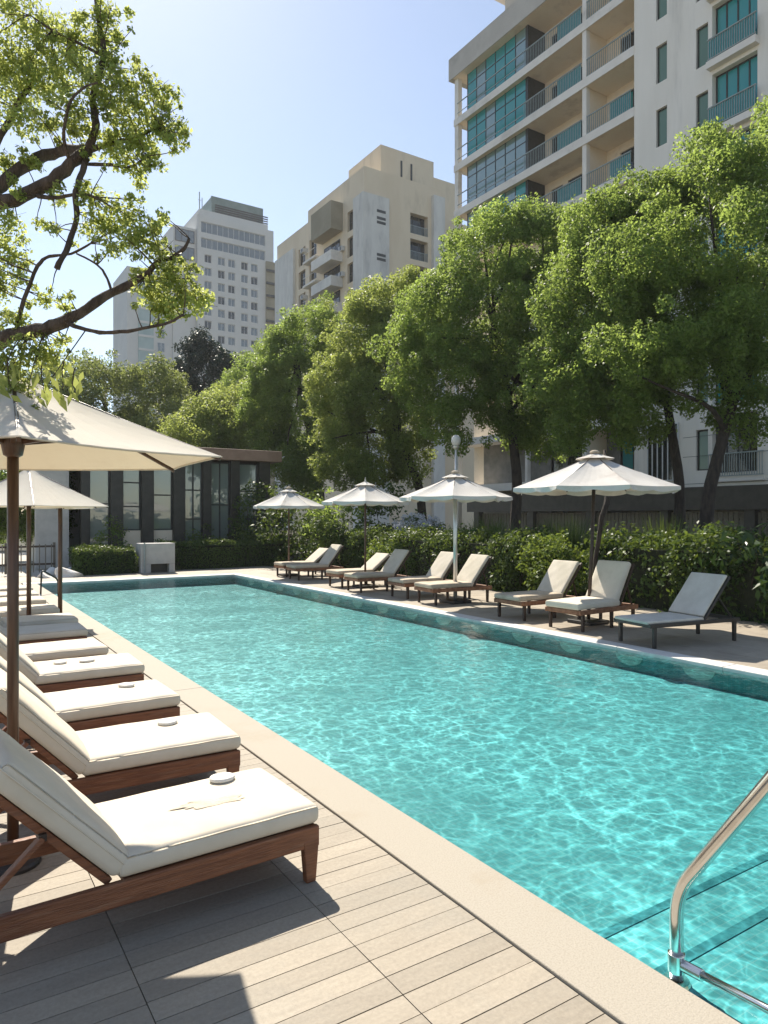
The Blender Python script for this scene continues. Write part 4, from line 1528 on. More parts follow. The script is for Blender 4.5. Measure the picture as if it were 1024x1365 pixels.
mb.quad((68, yt, 0), (68, yt + 1, 0), (68, yt + 1, 69), (68, yt, 69))
mb.box(44.7, 49.79, yt + 1.0, yt + 15, 0, 65.8)
mb.box(35.1, 44.69, yt + 1.5, yt + 15, 0, 55.0)
mb.build('wall', M['tower'], tw)
for i, h in enumerate(win):
    window(tw, B2, 'S', yt + 0.25, *h, M['grey_glass'] if i % 3 else M['dark_glass'], M['frame_white'], 1, 0.09, depth=0.1)
for h in ribbons:
    window(tw, B2, 'S', yt + 0.25, *h, M['grey_glass'], M['frame_white'], 11, 0.10, depth=0.1, name='ribbon_window')
for z in (62.6, 58.8):
    window(tw, B2, 'S', yt + 0.93, 45.1, 49.4, z - 0.2, z + 2.6, M['grey_glass'], M['frame_dark'], 2, 0.12, depth=0.1)
for k in range(7):
    window(tw, B2, 'S', yt + 1.43, 41.4, 43.0, 40.5 - 2.95 * k, 42.6 - 2.95 * k, M['grey_glass'], M['frame_white'], 1, 0.1, depth=0.1)
mb = MB(B2)
mb.box(37.4, 40.6, yt + 1.3, yt + 1.498, 0, 54.0)
mb.build('teal_strip', M['tower_teal'], tw)
z = 22.65
while z < 54:
    mb = MB(B2)
    mb.box(37.4, 40.6, yt + 1.22, yt + 1.298, z, z + 0.5)
    z += 2.95
    mb.build('strip_band', M['tower'], tw)
mb = MB(B2)
mb.box(66.0, 68.5, yt - 0.5, yt - 0.01, 0, 61.5)
mb.build('stair_shaft', M['olive'], tw)
z = 20.7
while z < 60:
    mb = MB(B2)
    mb.box(65.9, 68.6, yt - 0.9, yt - 0.505, z, z + 0.5)
    z += 2.95
    mb.build('shaft_landing', M['frame_dark'], tw)
mb = MB(B2)
mb.box(50.5, 67.0, yt + 1.0, yt + 14, 69.003, 70.6)
mb.build('parapet', M['tower'], tw)
mb = MB(B2)
mb.box(53.5, 66.0, yt + 1.5, yt + 2.0, 70.603, 74.4)
mb.box(53.5, 54.0, yt + 2.003, yt + 12, 70.603, 74.2)
mb.build('roof_screen', M['roof_green'], tw)
mb = MB(B2)
z = 70.7
while z < 72.6:
    mb.box(54.2, 67.0, yt + 0.95, yt + 1.1, z, z + 0.25)
    z += 0.5
mb.build('roof_louvre', M['frame_dark'], tw)
mb = MB(B2)
mb.tube([(50.9, yt + 2, 70.5), (50.9, yt + 2, 74.8)], 0.12, 6)
mb.tube([(51.5, yt + 2, 70.5), (51.5, yt + 2, 73.6)], 0.10, 6)
mb.tube([(50.6, yt + 2, 73.0), (51.3, yt + 2, 73.0)], 0.07, 6)
mb.build('antenna', M['railing'], tw)

# ---- glass pavilion at the end of the pool
B3 = (8.0, 27.0, 0.0)
pv = thing('glass_pavilion', 'low glass pavilion with dark columns and a brown flat roof', 'pavilion', B3)
yp = 27.0
cols = []
for px, wpx in ((112, 9), (154, 13), (195, 13), (237, 13), (274, 9), (311, 10), (350, 13)):
    k = (px - 512) / 940.0
    Zc = yp / (FY - k * FX)
    cols.append((Zc * (k * FY + FX), wpx * Zc / 940.0 / FY))
for x, wd in cols:
    mb = MB(B3)
    mb.box(x - wd / 2, x + wd / 2, yp - 0.25, yp + 0.1, 0, 3.98)
    mb.build('column', M['column_dark'], pv, bevel=0.01)
mb = MB(B3)
mb.box(3.2, 12.1, yp - 0.5, yp + 9, 3.985, 4.42)
mb.build('roof', M['brown_roof'], pv, bevel=0.02)
for i in range(len(cols) - 1):
    a, b = cols[i][0] + cols[i][1] / 2, cols[i + 1][0] - cols[i + 1][1] / 2
    bars = 1 if i in (3, 4) else 0
    w_ = window(pv, B3, 'S', yp - 0.02, a + 0.003, b - 0.003, 1.25 if i in (1, 2) else 0.55, 3.9, M['pav_glass'], M['frame_dark'], bars, 0.05, hb=1 if i % 2 == 0 else 2)
    mb = MB(B3)
    mb.box(a + 0.004, b - 0.004, yp - 0.06, yp + 0.04, 0.0, 1.245 if i in (1, 2) else 0.545)
    mb.build('plinth', M['soffit'] if i in (1, 2) else M['concrete'], pv)
mb = MB(B3)
mb.box(3.4, 11.8, yp + 5.0, yp + 5.2, 0, 3.98)
mb.box(3.4, 3.6, yp + 0.12, yp + 4.99, 0, 3.98)
mb.box(11.6, 11.8, yp + 0.12, yp + 4.99, 0, 3.98)
mb.build('inner_wall', M['white_wall'], pv)
mb = MB(B3)
mb.box(3.0, 4.05, yp - 0.5, yp - 0.3, 0, 3.98)
mb.build('side_wall', M['concrete'], pv)
for i, (a, b, z0, z1) in enumerate(((5.0, 5.9, 2.3, 3.5), (6.2, 7.1, 1.9, 3.4), (7.6, 8.6, 0.9, 3.2), (8.9, 9.9, 0.8, 3.4), (10.3, 11.2, 0.9, 3.3))):
    mb = MB(B3)
    mb.box(a, b, yp + 0.8 + 0.01 * i, yp + 0.83 + 0.01 * i, z0, z1)
    mb.build('blind', M['curtain'], pv)
mb = MB(B3)
mb.box(3.65, 11.55, yp + 0.15, yp + 4.95, -0.02, 0.06)
mb.build('floor', M['concrete'], pv)

# ---- pump box between the hedges
q = at(208, 762, 22.3)
t = thing('pump_housing', 'pale concrete housing with a dark slot between the two clipped hedges', 'housing', (q.x, q.y, 0))
t.rotation_euler = (0, 0, R(-2))
mb = MB()
mb.box(-0.52, 0.52, -0.3, 0.4, 0.28, 0.92)
mb.box(-0.52, -0.22, -0.3, 0.4, 0.0, 0.279)
mb.box(0.34, 0.52, -0.3, 0.4, 0.0, 0.279)
mb.box(-0.219, 0.339, 0.1, 0.4, 0.0, 0.278)
mb.build('body', M['concrete'], t, bevel=0.012)
mb = MB()
mb.box(-0.215, 0.335, -0.05, 0.098, 0.002, 0.274)
mb.build('slot', M['column_dark'], t)
mb = MB()
mb.tube([(-0.42, -0.33, 0), (-0.42, -0.33, 0.95)], 0.025, 8)
mb.build('pipe', M['railing'], t)

# ---- lamp post
q = at(608, 700, 19.5)
t = thing('lamp_post', 'slim pale lamp post with a globe behind the steel pole parasol', 'lamp', (q.x, q.y, 0))
mb = MB()
mb.tube([(0, 0, 0), (0, 0, 3.65)], [0.05, 0.035], 10)
mb.build('post', M['pale_metal'], t, smooth=True)
mb = MB()
mb.lathe([(0.03, 3.6), (0.09, 3.66), (0.10, 3.7), (0.04, 3.72)], 14)
mb.build('collar', M['pale_metal'], t)
mb = MB()
mb.lathe([(0.03, 3.70), (0.10, 3.74), (0.135, 3.84), (0.12, 3.94), (0.07, 4.0), (0.0, 4.02)], 16)
mb.build('globe', M['white_wall'], t, smooth=True)

# ---- picket fence at the left
t = thing('picket_fence', 'thin dark picket fence under the bushes left of the pavilion', 'fence', (0.8, 24.2, 0))
mb = MB((0.8, 24.2, 0))
x = -2.6
while x < 3.3:
    mb.box(x, x + 0.03, 24.19, 24.21, 0.03, 0.9)
    x += 0.17
mb.build('picket_panel', M['board'], t)
mb = MB((0.8, 24.2, 0))
for z in (0.25, 0.8):
    mb.box(-2.65, 3.3, 24.212, 24.25, z, z + 0.06)
mb.build('rail', M['wood_dark'], t)
for x in (-2.6, -1.1, 0.4, 1.9, 3.25):
    mb = MB((0.8, 24.2, 0))
    mb.box(x, x + 0.07, 24.252, 24.32, 0, 0.95)
    mb.build('post', M['board'], t)

# ---- pale rocks at the far left corner
def rock(loc, s, seed):
    bm = bmesh.new()
    bmesh.ops.create_icosphere(bm, subdivisions=3, radius=1)
    r2 = random.Random(seed)
    dirs = [Vector((r2.uniform(-1, 1), r2.uniform(-1, 1), r2.uniform(-1, 1))).normalized() for _ in range(9)]
    for v in bm.verts:
        c_ = v.co.copy()
        for d_ in dirs:
            k = c_.dot(d_)
            if k > 0.62: v.co -= d_ * (k - 0.62) * 0.9
        v.co.x *= s[0]; v.co.y *= s[1]; v.co.z *= s[2]
    me = bpy.data.meshes.new('rock')
    bm.to_mesh(me)
    bm.free()
    me.materials.append(M['rock'])
    o = bpy.data.objects.new('rock', me)
    COL.objects.link(o)
    o.location = loc
    o.rotation_euler = (0, 0, seed)
    return o


rk = [(88, 768, 20.6, 0.55, 'low pale rock at the far left corner of the pool, largest of its cluster'),
      (72, 764, 21.4, 0.40, 'pale rock just behind the largest rock by the pool corner'),
      (105, 766, 21.4, 0.34, 'small pale rock next to the clipped hedge by the pool corner'),
      (60, 770, 20.3, 0.30, 'small pale rock between the brown parasol poles'),
      (97, 760, 22.2, 0.30, 'pale rock touching the left end of the clipped hedge')]
for i, (px, py, Z, s, lab) in enumerate(rk):
    q = at(px, py, Z)
    tag(rock((q.x, q.y, 0.02), (s, s * 0.8, s * 0.55), i + 2), lab, 'rock', 'pale rocks at the pool corner')
# ------------------------------------------------------------------ trees
def limb(mb, p, q, r0, r1, n=7, wob=0.08, sag=0.0, sides=9):
    p, q = Vector(p), Vector(q)
    Lg = (q - p).length
    pts, rad = [], []
    o1 = Vector((rnd.uniform(-1, 1), rnd.uniform(-1, 1), rnd.uniform(-0.4, 0.4))) * wob * Lg
    o2 = Vector((rnd.uniform(-1, 1), rnd.uniform(-1, 1), rnd.uniform(-0.4, 0.4))) * wob * Lg * 0.5
    for i in range(n + 1):
        u = i / n
        v = p.lerp(q, u) + o1 * math.sin(math.pi * u) + o2 * math.sin(2 * math.pi * u)
        v.z += sag * math.sin(math.pi * u) * Lg
        pts.append(v)
        rad.append(r0 + (r1 - r0) * u)
    mb.tube(pts, rad, sides, cap=False)
    return pts


def crown_tree(name, label, group, base, trunk_pts, trunk_r, lobes, nclump, r0, r1, per, leaf, lmat, bmat, zmin=None, flat=0.85, fill=1.0, aspect=0.5, cat='tree', limbs=10):
    base = np.array(base, float)
    t = thing(name, label, cat, tuple(base), 0, group)
    cs, rs = lobe_clumps(lobes, int(nclump * 2.2), r0 * 0.85, r1 * 0.85, zmin)
    P, Nn, T = clump_leaves(cs, rs, per * 2.8, flat=flat)
    # sparser leaves inside so that the crown is not hollow
    ci, ri = [], []
    for c, rad in lobes:
        n = int(fill * 7)
        for _ in range(n):
            d = unit(rng.normal(size=3)) * rng.random() ** 0.4 * 0.7
            ci.append(np.array(c) + d * np.array(rad))
            ri.append(min(rad) * 0.34)
    if ci:
        P2, N2, T2 = clump_leaves(ci, ri, per * 0.9, shell=0.1)
        P, Nn, T = np.concatenate([P, P2]), np.concatenate([Nn, N2]), np.concatenate([T, T2])
    if zmin is not None:
        k = P[:, 2] > zmin - 0.5
        P, Nn, T = P[k], Nn[k], T[k]
    sz = leaf * 0.74 * (0.65 + 0.7 * rng.random(len(P)))
    V = leaf_quads(P, Nn, sz, aspect=aspect, droop=0.3)
    quads_mesh('crown', V, lmat, t, T, off=base)
    mb = MB(base)
    pts = [Vector(p) for p in trunk_pts]
    n = len(pts)
    # smooth trunk
    tp, tr_ = [], []
    for i in range(n - 1):
        for k in range(5):
            u = k / 5
            tp.append(pts[i].lerp(pts[i + 1], u))
            tr_.append(trunk_r * (1 - 0.55 * (i + u) / (n - 1)) * (1.25 if i == 0 and k == 0 else 1))
    tp.append(pts[-1]); tr_.append(trunk_r * 0.45)
    sm = [tp[0]] + [(tp[i - 1] + tp[i] * 2 + tp[i + 1]) / 4 for i in range(1, len(tp) - 1)] + [tp[-1]]
    mb.tube(sm, tr_, 12, cap=False)
    for i in range(limbs):
        j = int(len(sm) * (0.55 + 0.45 * i / max(1, limbs)))
        j = min(j, len(sm) - 1)
        c = cs[rnd.randrange(len(cs))]
        limb(mb, sm[j], c, tr_[j] * 0.6, 0.02, wob=0.10)
    tk = mb.build('trunk', bmat, t, smooth=True)
    return t


def gpos(px, lat):
    """ground point seen in column px whose distance across the pool axis is lat"""
    k = (px - 512) / 940.0
    Z = lat / (k * FY + FX)
    q = at(px, 689, Z)
    return (q.x, q.y, 0.0), Z


def row_tree(label, px, lat, trunk, lobes, n, per, leaf, lmat, r0=0.32, r1=0.72, tr=0.16, zmin=None, bm_=None, limbs=10, fill=1.0):
    """lobes given as (px, py, half width px, half height px, depth shift m, depth radius m)"""
    b, Z = gpos(px, lat)
    Ls = []
    for lx, ly, hw, hh, dz, dr in lobes:
        c = at(lx, ly, Z + dz)
        s = (Z + dz) / 940.0
        Ls.append((tuple(c), (hw * s * 0.9, max(dr, hw * s * 0.8), hh * s)))
    tp = []
    for tx, ty, dz in trunk:
        q = at(tx, ty, Z + dz)
        tp.append(q)
    tp[0].z = -0.05
    base = (tp[0].x, tp[0].y, 0.0)
    return crown_tree('tree', label, 'trees in the row along the far side of the pool', base, tp, tr, Ls, n, r0, r1, per, leaf, lmat, bm_ or M['bark_dark'], zmin, limbs=limbs, fill=fill)


# rightmost big tree
row_tree('tall leafy tree with a leaning dark trunk, rightmost of the row', 936, 15.0,
         [(936, 720, 0), (944, 660, 0), (962, 590, 0.1), (982, 520, 0.3), (975, 420, 0.6)],
         [(945, 330, 105, 130, 0.5, 2.2), (900, 430, 95, 80, 0.0, 1.8), (990, 235, 75, 78, 0.8, 1.8), (1035, 400, 100, 120, 0.6, 2.0),
          (930, 245, 52, 48, 0.6, 1.2), (860, 350, 55, 70, 0.4, 1.3), (1020, 500, 80, 55, 0.4, 1.5), (850, 470, 60, 45, -0.2, 1.2), (1060, 230, 70, 90, 0.8, 1.5), (1010, 545, 50, 30, 0.2, 1.2), (890, 515, 50, 40, 0.1, 1.3), (940, 500, 45, 35, 0.6, 1.2)],
         150, 900, 0.062, M['leaf'], tr=0.17, zmin=3.6)
# forked tree behind its left
row_tree('forked tree with thin bare trunks left of the leaning dark trunk', 905, 16.4,
         [(908, 700, 0), (906, 640, 0), (893, 560, 0.2), (880, 480, 0.3), (850, 380, 0.6)],
         [(820, 355, 66, 66, 0.5, 1.8), (800, 305, 42, 42, 0.6, 1.3), (852, 288, 50, 45, 0.8, 1.4), (790, 410, 60, 70, 0.4, 1.6), (840, 480, 60, 60, 0.2, 1.5), (885, 300, 45, 60, 0.9, 1.5),
          (770, 500, 60, 50, 0.3, 1.5), (800, 560, 50, 35, 0.2, 1.5), (865, 545, 45, 35, 0.3, 1.4)],
         150, 800, 0.066, M['leaf'], tr=0.15, zmin=3.7)
row_tree('broad dense tree behind the largest parasol, its trunk hidden by the shrubs', 690, 16.6,
         [(684, 720, 0), (690, 640, 0), (682, 570, 0.1), (670, 480, 0.3), (650, 400, 0.6)],
         [(650, 430, 98, 98, 0.3, 2.3), (640, 345, 60, 52, 0.3, 1.8), (708, 338, 60, 56, 0.6, 1.8), (580, 435, 50, 72, 0.0, 1.6), (725, 430, 70, 90, 0.6, 1.9),
          (600, 500, 80, 60, 0.0, 1.9), (700, 520, 85, 55, 0.2, 1.9), (675, 305, 42, 28, 0.4, 1.2), (765, 320, 36, 36, 0.9, 1.2), (530, 470, 30, 50, 0, 1.0), (620, 560, 60, 35, 0, 1.7), (730, 575, 60, 35, 0.2, 1.7)],
         220, 800, 0.07, M['leaf'], tr=0.20, zmin=3.4, limbs=14)
row_tree('pale yellowish tree with its dark trunk leaning over the white flowering shrub', 560, 16.2,
         [(568, 720, 0), (560, 650, 0), (540, 600, 0.1), (522, 560, 0.2), (490, 480, 0.4)],
         [(478, 455, 48, 62, 1.2, 1.9), (518, 410, 38, 35, 1.4, 1.5), (455, 530, 45, 70, 0.8, 1.6), (500, 540, 50, 60, 0.4, 1.6), (555, 390, 30, 32, 1.6, 1.3), (450, 610, 30, 40, 0.6, 1.2),
          (520, 470, 50, 60, 0.6, 1.6), (545, 560, 35, 50, 0.2, 1.3), (500, 610, 45, 35, 0.6, 1.4), (555, 615, 30, 35, 0.4, 1.2)],
         160, 700, 0.075, M['leaf_yellow'], tr=0.19, zmin=2.7)
row_tree('dark green tree leaning over the right end of the pavilion roof', 420, 16.2,
         [(432, 720, 0), (428, 660, 0), (418, 600, 0), (405, 540, 0.3), (392, 480, 0.6)],
         [(385, 515, 52, 62, 0.4, 2.1), (405, 448, 42, 38, 0.8, 1.8), (355, 540, 35, 50, 0.2, 1.6), (410, 570, 50, 60, 0.0, 2.0), (362, 480, 30, 34, 0.6, 1.4), (440, 418, 28, 24, 1.2, 1.3), (400, 640, 25, 25, -0.3, 1.0), (375, 610, 40, 35, 0.2, 1.5), (435, 590, 40, 40, 0.6, 1.5)],
         120, 520, 0.085, M['leaf'], r0=0.4, r1=0.85, tr=0.22, zmin=2.6)

# trees beyond, behind the pavilion
def back_tree(label, px, Z, lobes, n, per, leaf, lmat, trunk_r=0.2, r0=0.5, r1=1.1, group='trees beyond the glass pavilion', cat='tree', name='tree', zmin=None, limbs=6):
    Ls = []
    for lx, ly, hw, hh, dz, dr in lobes:
        c = at(lx, ly, Z + dz)
        s = (Z + dz) / 940.0
        Ls.append((tuple(c), (hw * s * 0.9, dr, hh * s)))
    q = at(px, 700, Z)
    top = at(lobes[0][0], lobes[0][1], Z)
    mid = Vector((q.x, q.y, 0)).lerp(top, 0.5)
    return crown_tree(name, label, group, (q.x, q.y, 0), [(q.x, q.y, -0.05), mid, top], trunk_r, Ls, n, r0, r1, per, leaf, lmat, M['bark'], zmin, cat=cat, limbs=limbs)


back_tree('pale green round tree behind the pavilion roof, left of the dark leaning tree', 290, 38,
          [(290, 570, 45, 38, 0, 2.2), (255, 590, 40, 28, -1, 2.0), (320, 590, 40, 40, 0, 2.0), (300, 545, 30, 25, 1, 1.6), (335, 540, 25, 35, 2, 1.5)], 80, 260, 0.10, M['leaf_yellow'])
back_tree('hazy olive green tree behind the large cream parasol', 150, 44,
          [(140, 530, 70, 50, 0, 3.0), (200, 530, 50, 48, 0, 2.6), (90, 510, 50, 40, 1, 2.6), (220, 560, 40, 40, -1, 2.2), (60, 540, 50, 50, 0, 2.6), (170, 580, 90, 40, -1, 3.0)], 120, 200, 0.12, M['leaf_far'])
back_tree('dark bluish green tree in front of the white tower', 272, 56,
          [(272, 500, 34, 45, 0, 2.4), (250, 480, 16, 32, 0, 1.4), (300, 505, 24, 35, 1, 1.8), (240, 520, 24, 36, 0, 1.8), (262, 462, 12, 22, 0, 1.0)], 90, 130, 0.15, M['leaf_pine'], r0=0.5, r1=1.0)
back_tree('light green tree between the dark bluish tree and the row of trees', 345, 50,
          [(335, 500, 30, 32, 0, 2.2), (360, 480, 24, 24, 1, 1.8), (318, 525, 26, 28, 0, 1.8), (350, 530, 30, 40, 0, 2)], 60, 170, 0.12, M['leaf'])
# bushes at the left edge, behind the picket fence
for px, Z, hw, hh, py, lab, mt in ((20, 27, 40, 52, 660, 'tall loose bush behind the picket fence, left of the brown poles', 'leaf'),
                                   (66, 28.5, 32, 58, 665, 'bright bush behind the picket fence, seen between the brown poles', 'leaf_bright'),
                                   (98, 31, 22, 50, 672, 'bush beside the white side wall of the pavilion', 'leaf_yellow'),
                                   (-30, 26, 45, 60, 650, 'dark bush behind the picket fence at the edge of the picture', 'leaf')):
    back_tree(lab, px, Z, [(px, py, hw, hh, 0, 1.2), (px - hw * 0.4, py + 30, hw * 0.7, hh * 0.6, 0, 1.0), (px + hw * 0.4, py + 24, hw * 0.6, hh * 0.6, 0.3, 1.0)],
              60, 420, 0.075, M[mt], 0.09, 0.25, 0.55, group='bushes behind the picket fence', cat='bush', name='bush', limbs=5)

# ------------------------------------------------------------------ hedges and shrubs
def box_hedge(name, label, x0, x1, y0, y1, h, dens, leaf, lmat, group=None, rough=0.07, rz=0.0, wave=0.05):
    base = ((x0 + x1) / 2, (y0 + y1) / 2, 0.0)
    t = thing(name, label, 'hedge', base, 0, group)
    mb = MB(base)
    i_ = 0.10
    mb.box(x0 + i_, x1 - i_, y0 + i_, y1 - i_, 0.0, h - i_)
    mb.build('twigs', M['core'], t)
    P, Nn = [], []
    def face(n, fn, nv):
        u, v = rng.random(n), rng.random(n)
        p = fn(u, v)
        P.append(p + rng.normal(size=(n, 3)) * rough * 0.5)
        Nn.append(np.array(nv) * 0.9 + rng.normal(size=(n, 3)) * 0.65)
    dx, dy = x1 - x0, y1 - y0
    O = lambda u: np.zeros_like(u)
    k = dens
    face(int(k * dx * dy), lambda u, v: np.stack([x0 + u * dx, y0 + v * dy, O(u) + h], 1), (0, 0, 1))
    face(int(k * dy * h), lambda u, v: np.stack([O(u) + x0, y0 + u * dy, v * h], 1), (-1, 0, 0.3))
    face(int(k * dy * h * 0.5), lambda u, v: np.stack([O(u) + x1, y0 + u * dy, v * h], 1), (1, 0, 0.3))
    face(int(k * dx * h), lambda u, v: np.stack([x0 + u * dx, O(u) + y0, v * h], 1), (0, -1, 0.3))
    face(int(k * dx * h * 0.6), lambda u, v: np.stack([x0 + u * dx, O(u) + y1, v * h], 1), (0, 1, 0.3))
    P, Nn = np.concatenate(P), np.concatenate(Nn)
    cx, cy = base[0], base[1]
    wv = wave * (np.sin(P[:, 0] * 3.1 + 1) + np.sin(P[:, 1] * 2.7) + 0.6 * np.sin(P[:, 2] * 6 + P[:, 1] * 5) + 0.5 * np.sin(P[:, 0] * 9 + P[:, 1] * 11))
    out = np.stack([np.sign(P[:, 0] - cx) * (np.abs(P[:, 0] - cx) > dx / 2 - 0.15), np.sign(P[:, 1] - cy) * (np.abs(P[:, 1] - cy) > dy / 2 - 0.15), (P[:, 2] > h - 0.15) * 1.0], 1)
    P = P + out * wv[:, None]
    P[:, 2] = np.maximum(P[:, 2], 0.02)
    T = np.clip(0.5 * rng.random(len(P)) + 0.35 + 0.25 * np.sin(P[:, 1] * 1.7 + P[:, 0] * 2.2), 0, 1)
    V = leaf_quads(P, Nn, leaf * (0.6 + 0.8 * rng.random(len(P))), aspect=0.55)
    quads_mesh('foliage', V, lmat, t, T, off=base)
    return t


HG = 'clipped dark hedges at the far end of the pool'
box_hedge('hedge', 'short clipped dark hedge at the far end of the pool, left of the pump housing', 3.62, 5.45, 22.55, 23.35, 0.78, 1600, 0.032, M['leaf_hedge'], HG)
box_hedge('hedge', 'long clipped dark hedge in front of the glass pavilion, right of the pump housing', 6.5, 11.0, 23.3, 24.1, 0.86, 1400, 0.032, M['leaf_hedge'], HG)
box_hedge('hedge', 'long rough dark green hedge behind the far side loungers', 11.3, 12.4, 11.8, 20.5, 1.18, 1300, 0.042, M['leaf_hedge'], None, rough=0.16, wave=0.09)
box_hedge('hedge', 'shaded hedge running behind the thickly padded lounger', 11.45, 12.5, 5.2, 9.9, 1.22, 1100, 0.045, M['leaf_hedge'], None, rough=0.2, wave=0.10)


def shrub(label, c, rad, n, per, leaf, lmat, group, r0=0.16, r1=0.34, aspect=0.5, name='shrub', droop=0.3):
    """bush standing on the ground"""
    c = np.array(c, float)
    t = thing(name, label, 'shrub', (c[0], c[1], 0.0), 0, group)
    cs, rs = lobe_clumps([((c[0], c[1], c[2]), rad)], n, r0, r1, 0.05)
    P, Nn, T = clump_leaves(cs, rs, per, up=0.5)
    k = P[:, 2] > 0.02
    P, Nn, T = P[k], Nn[k], T[k]
    V = leaf_quads(P, Nn, leaf * (0.6 + 0.8 * rng.random(len(P))), aspect=aspect, droop=droop)
    quads_mesh('foliage', V, lmat, t, T, off=(c[0], c[1], 0.0))
    mb = MB((c[0], c[1], 0.0))
    for i in range(7):
        limb(mb, (c[0] + rnd.uniform(-.08, .08), c[1] + rnd.uniform(-.08, .08), -0.02), cs[rnd.randrange(len(cs))], 0.02, 0.006, n=5, sides=5)
    mb.build('stem', M['bark_dark'], t, smooth=True)
    return t


shrub('sunlit bright green shrub in the hedge, left of the dark parasol pole', (11.55, 10.85, 0.62), (0.65, 1.0, 0.68), 60, 1500, 0.045, M['leaf_bright'], None)
shrub('bright green bush behind the lounger with the tan back', (11.4, 17.4, 0.6), (0.55, 0.9, 0.62), 40, 1300, 0.048, M['leaf_bright'], None)
shrub('dark upright bush beside the thin tan pole of the smallest parasol', (10.95, 20.6, 0.85), (0.7, 0.7, 0.9), 45, 1200, 0.05, M['leaf_hedge'], None)
shrub('dark bush against the right end of the long clipped hedge', (11.6, 22.8, 0.9), (0.9, 0.8, 1.0), 50, 1100, 0.05, M['leaf_hedge'], None)
shrub('green plant growing between the short hedge and the first pavilion columns', (5.2, 25.6, 0.75), (0.5, 0.4, 0.85), 26, 1000, 0.05, M['leaf_bright'], None)
for x, lab in ((8.6, 'green plant under the pavilion glass behind the middle of the long clipped hedge'), (9.9, 'green plant under the pavilion glass near the right end of the long clipped hedge'), (11.2, 'green plant below the last pavilion panes')):
    shrub(lab, (x, 25.6, 0.7), (0.6, 0.4, 0.75), 24, 900, 0.05, M['leaf_hedge'] if x != 9.9 else M['leaf'], None)
for px, Z, zc, rx, rz, lab in ((395, 25.5, 1.3, 1.3, 1.5, 'tall dark bush behind the smallest parasol'), (455, 24.5, 1.2, 1.3, 1.4, 'tall dark bush behind the thin tan pole of the parasol with a finial'),
                               (520, 25.0, 1.3, 1.2, 1.5, 'tall dark bush behind the white flowering shrub'), (350, 27.0, 1.4, 1.1, 1.6, 'tall dark bush in front of the last pavilion panes')):
    q = at(px, 689, Z)
    shrub(lab, (q.x, q.y, zc), (rx, rx, rz), 70, 420, 0.07, M['leaf_hedge'] if px != 455 else M['leaf'], None, 0.25, 0.5, name='bush')
# white blossoms
t = shrub('flowering shrub covered with white blossoms behind the hedge', (12.9, 18.2, 1.05), (0.6, 1.1, 0.72), 44, 1200, 0.045, M['leaf_hedge'], None, name='flowering_shrub')
cs, rs = lobe_clumps([((12.9, 18.2, 1.2), (0.62, 1.12, 0.62))], 90, 0.08, 0.16, 1.3)
P, Nn, T = clump_leaves(cs, rs, 5200)
V = leaf_quads(P, Nn, 0.022 * (0.7 + 0.6 * rng.random(len(P))), aspect=0.8)
quads_mesh('blossoms', V, M['blossom'], t, T, off=(12.9, 18.2, 0.0))

# broad leaved shrubs at the right
BL = [(11.15, 4.15, 0.75, 'broad leaved dark shrub behind the black framed lounger, cut by the picture edge'),
      (11.35, 5.35, 0.72, 'broad leaved dark shrub just behind the headrest of the black framed lounger'),
      (11.75, 6.6, 0.75, 'broad leaved shrub in front of the leaning dark tree trunk'),
      (12.1, 3.4, 0.9, 'tallest broad leaved shrub behind the other broad leaved shrubs')]
for x, y, z, lab in BL:
    shrub(lab, (x, y, z), (0.72, 0.80, 0.78), 30, 190, 0.105, M['leaf_broad'], 'broad leaved shrubs at the end of the hedge', 0.22, 0.4, aspect=0.34, droop=0.9)

# tall grass clumps behind the hedge
def grass_tuft(label, x, y, h, n):
    t = thing('ornamental_grass', label, 'plant', (x, y, 0.0), 0, 'tall grass clumps behind the hedge')
    a = rng.random(n) * 2 * math.pi
    r = rng.random(n) ** 0.6 * 0.38
    lean = (0.12 + 0.45 * rng.random(n))
    hh = h * (0.7 + 0.4 * rng.random(n))
    b = np.stack([r * np.cos(a) * 0.6, r * np.sin(a), np.zeros(n)], 1)
    dirv = np.stack([np.cos(a), np.sin(a), np.zeros(n)], 1)
    side = np.stack([-np.sin(a + 0.7), np.cos(a + 0.7), np.zeros(n)], 1)
    wdt = 0.010 + 0.008 * rng.random((n, 1))
    quads = []
    prev = b
    pw = wdt
    for k in range(1, 5):
        u = k / 4
        cur = b + dirv * (lean[:, None] * u * u * 0.9) + np.array([0, 0, 1]) * (hh[:, None] * (u - 0.22 * lean[:, None] * u * u))
        cw = wdt * (1 - u * 0.9)
        quads.append(np.stack([prev - side * pw, prev + side * pw, cur + side * cw, cur - side * cw], 1))
        prev, pw = cur, cw
    V = np.concatenate(quads)
    T = np.tile(rng.random(n), 4)
    quads_mesh('blades', V, M['leaf_hedge'], t, T)
    return t


GT = ['left of the largest parasol, next to the white blossoms', 'second from the white blossoms', 'midway between the white blossoms and the dark pole', 'fourth from the white blossoms', 'under the left rim of the largest parasol', 'just left of the dark parasol pole', 'right beside the dark parasol pole', 'under the right rim of the largest parasol', 'nearest the leaning dark trunk']
for i, lab in enumerate(GT):
    grass_tuft('tall grass clump behind the hedge, ' + lab, 13.0 + 0.25 * math.sin(i * 2.1), 15.9 - i * 0.85, 1.6 + 0.2 * math.sin(i * 1.7), 480)

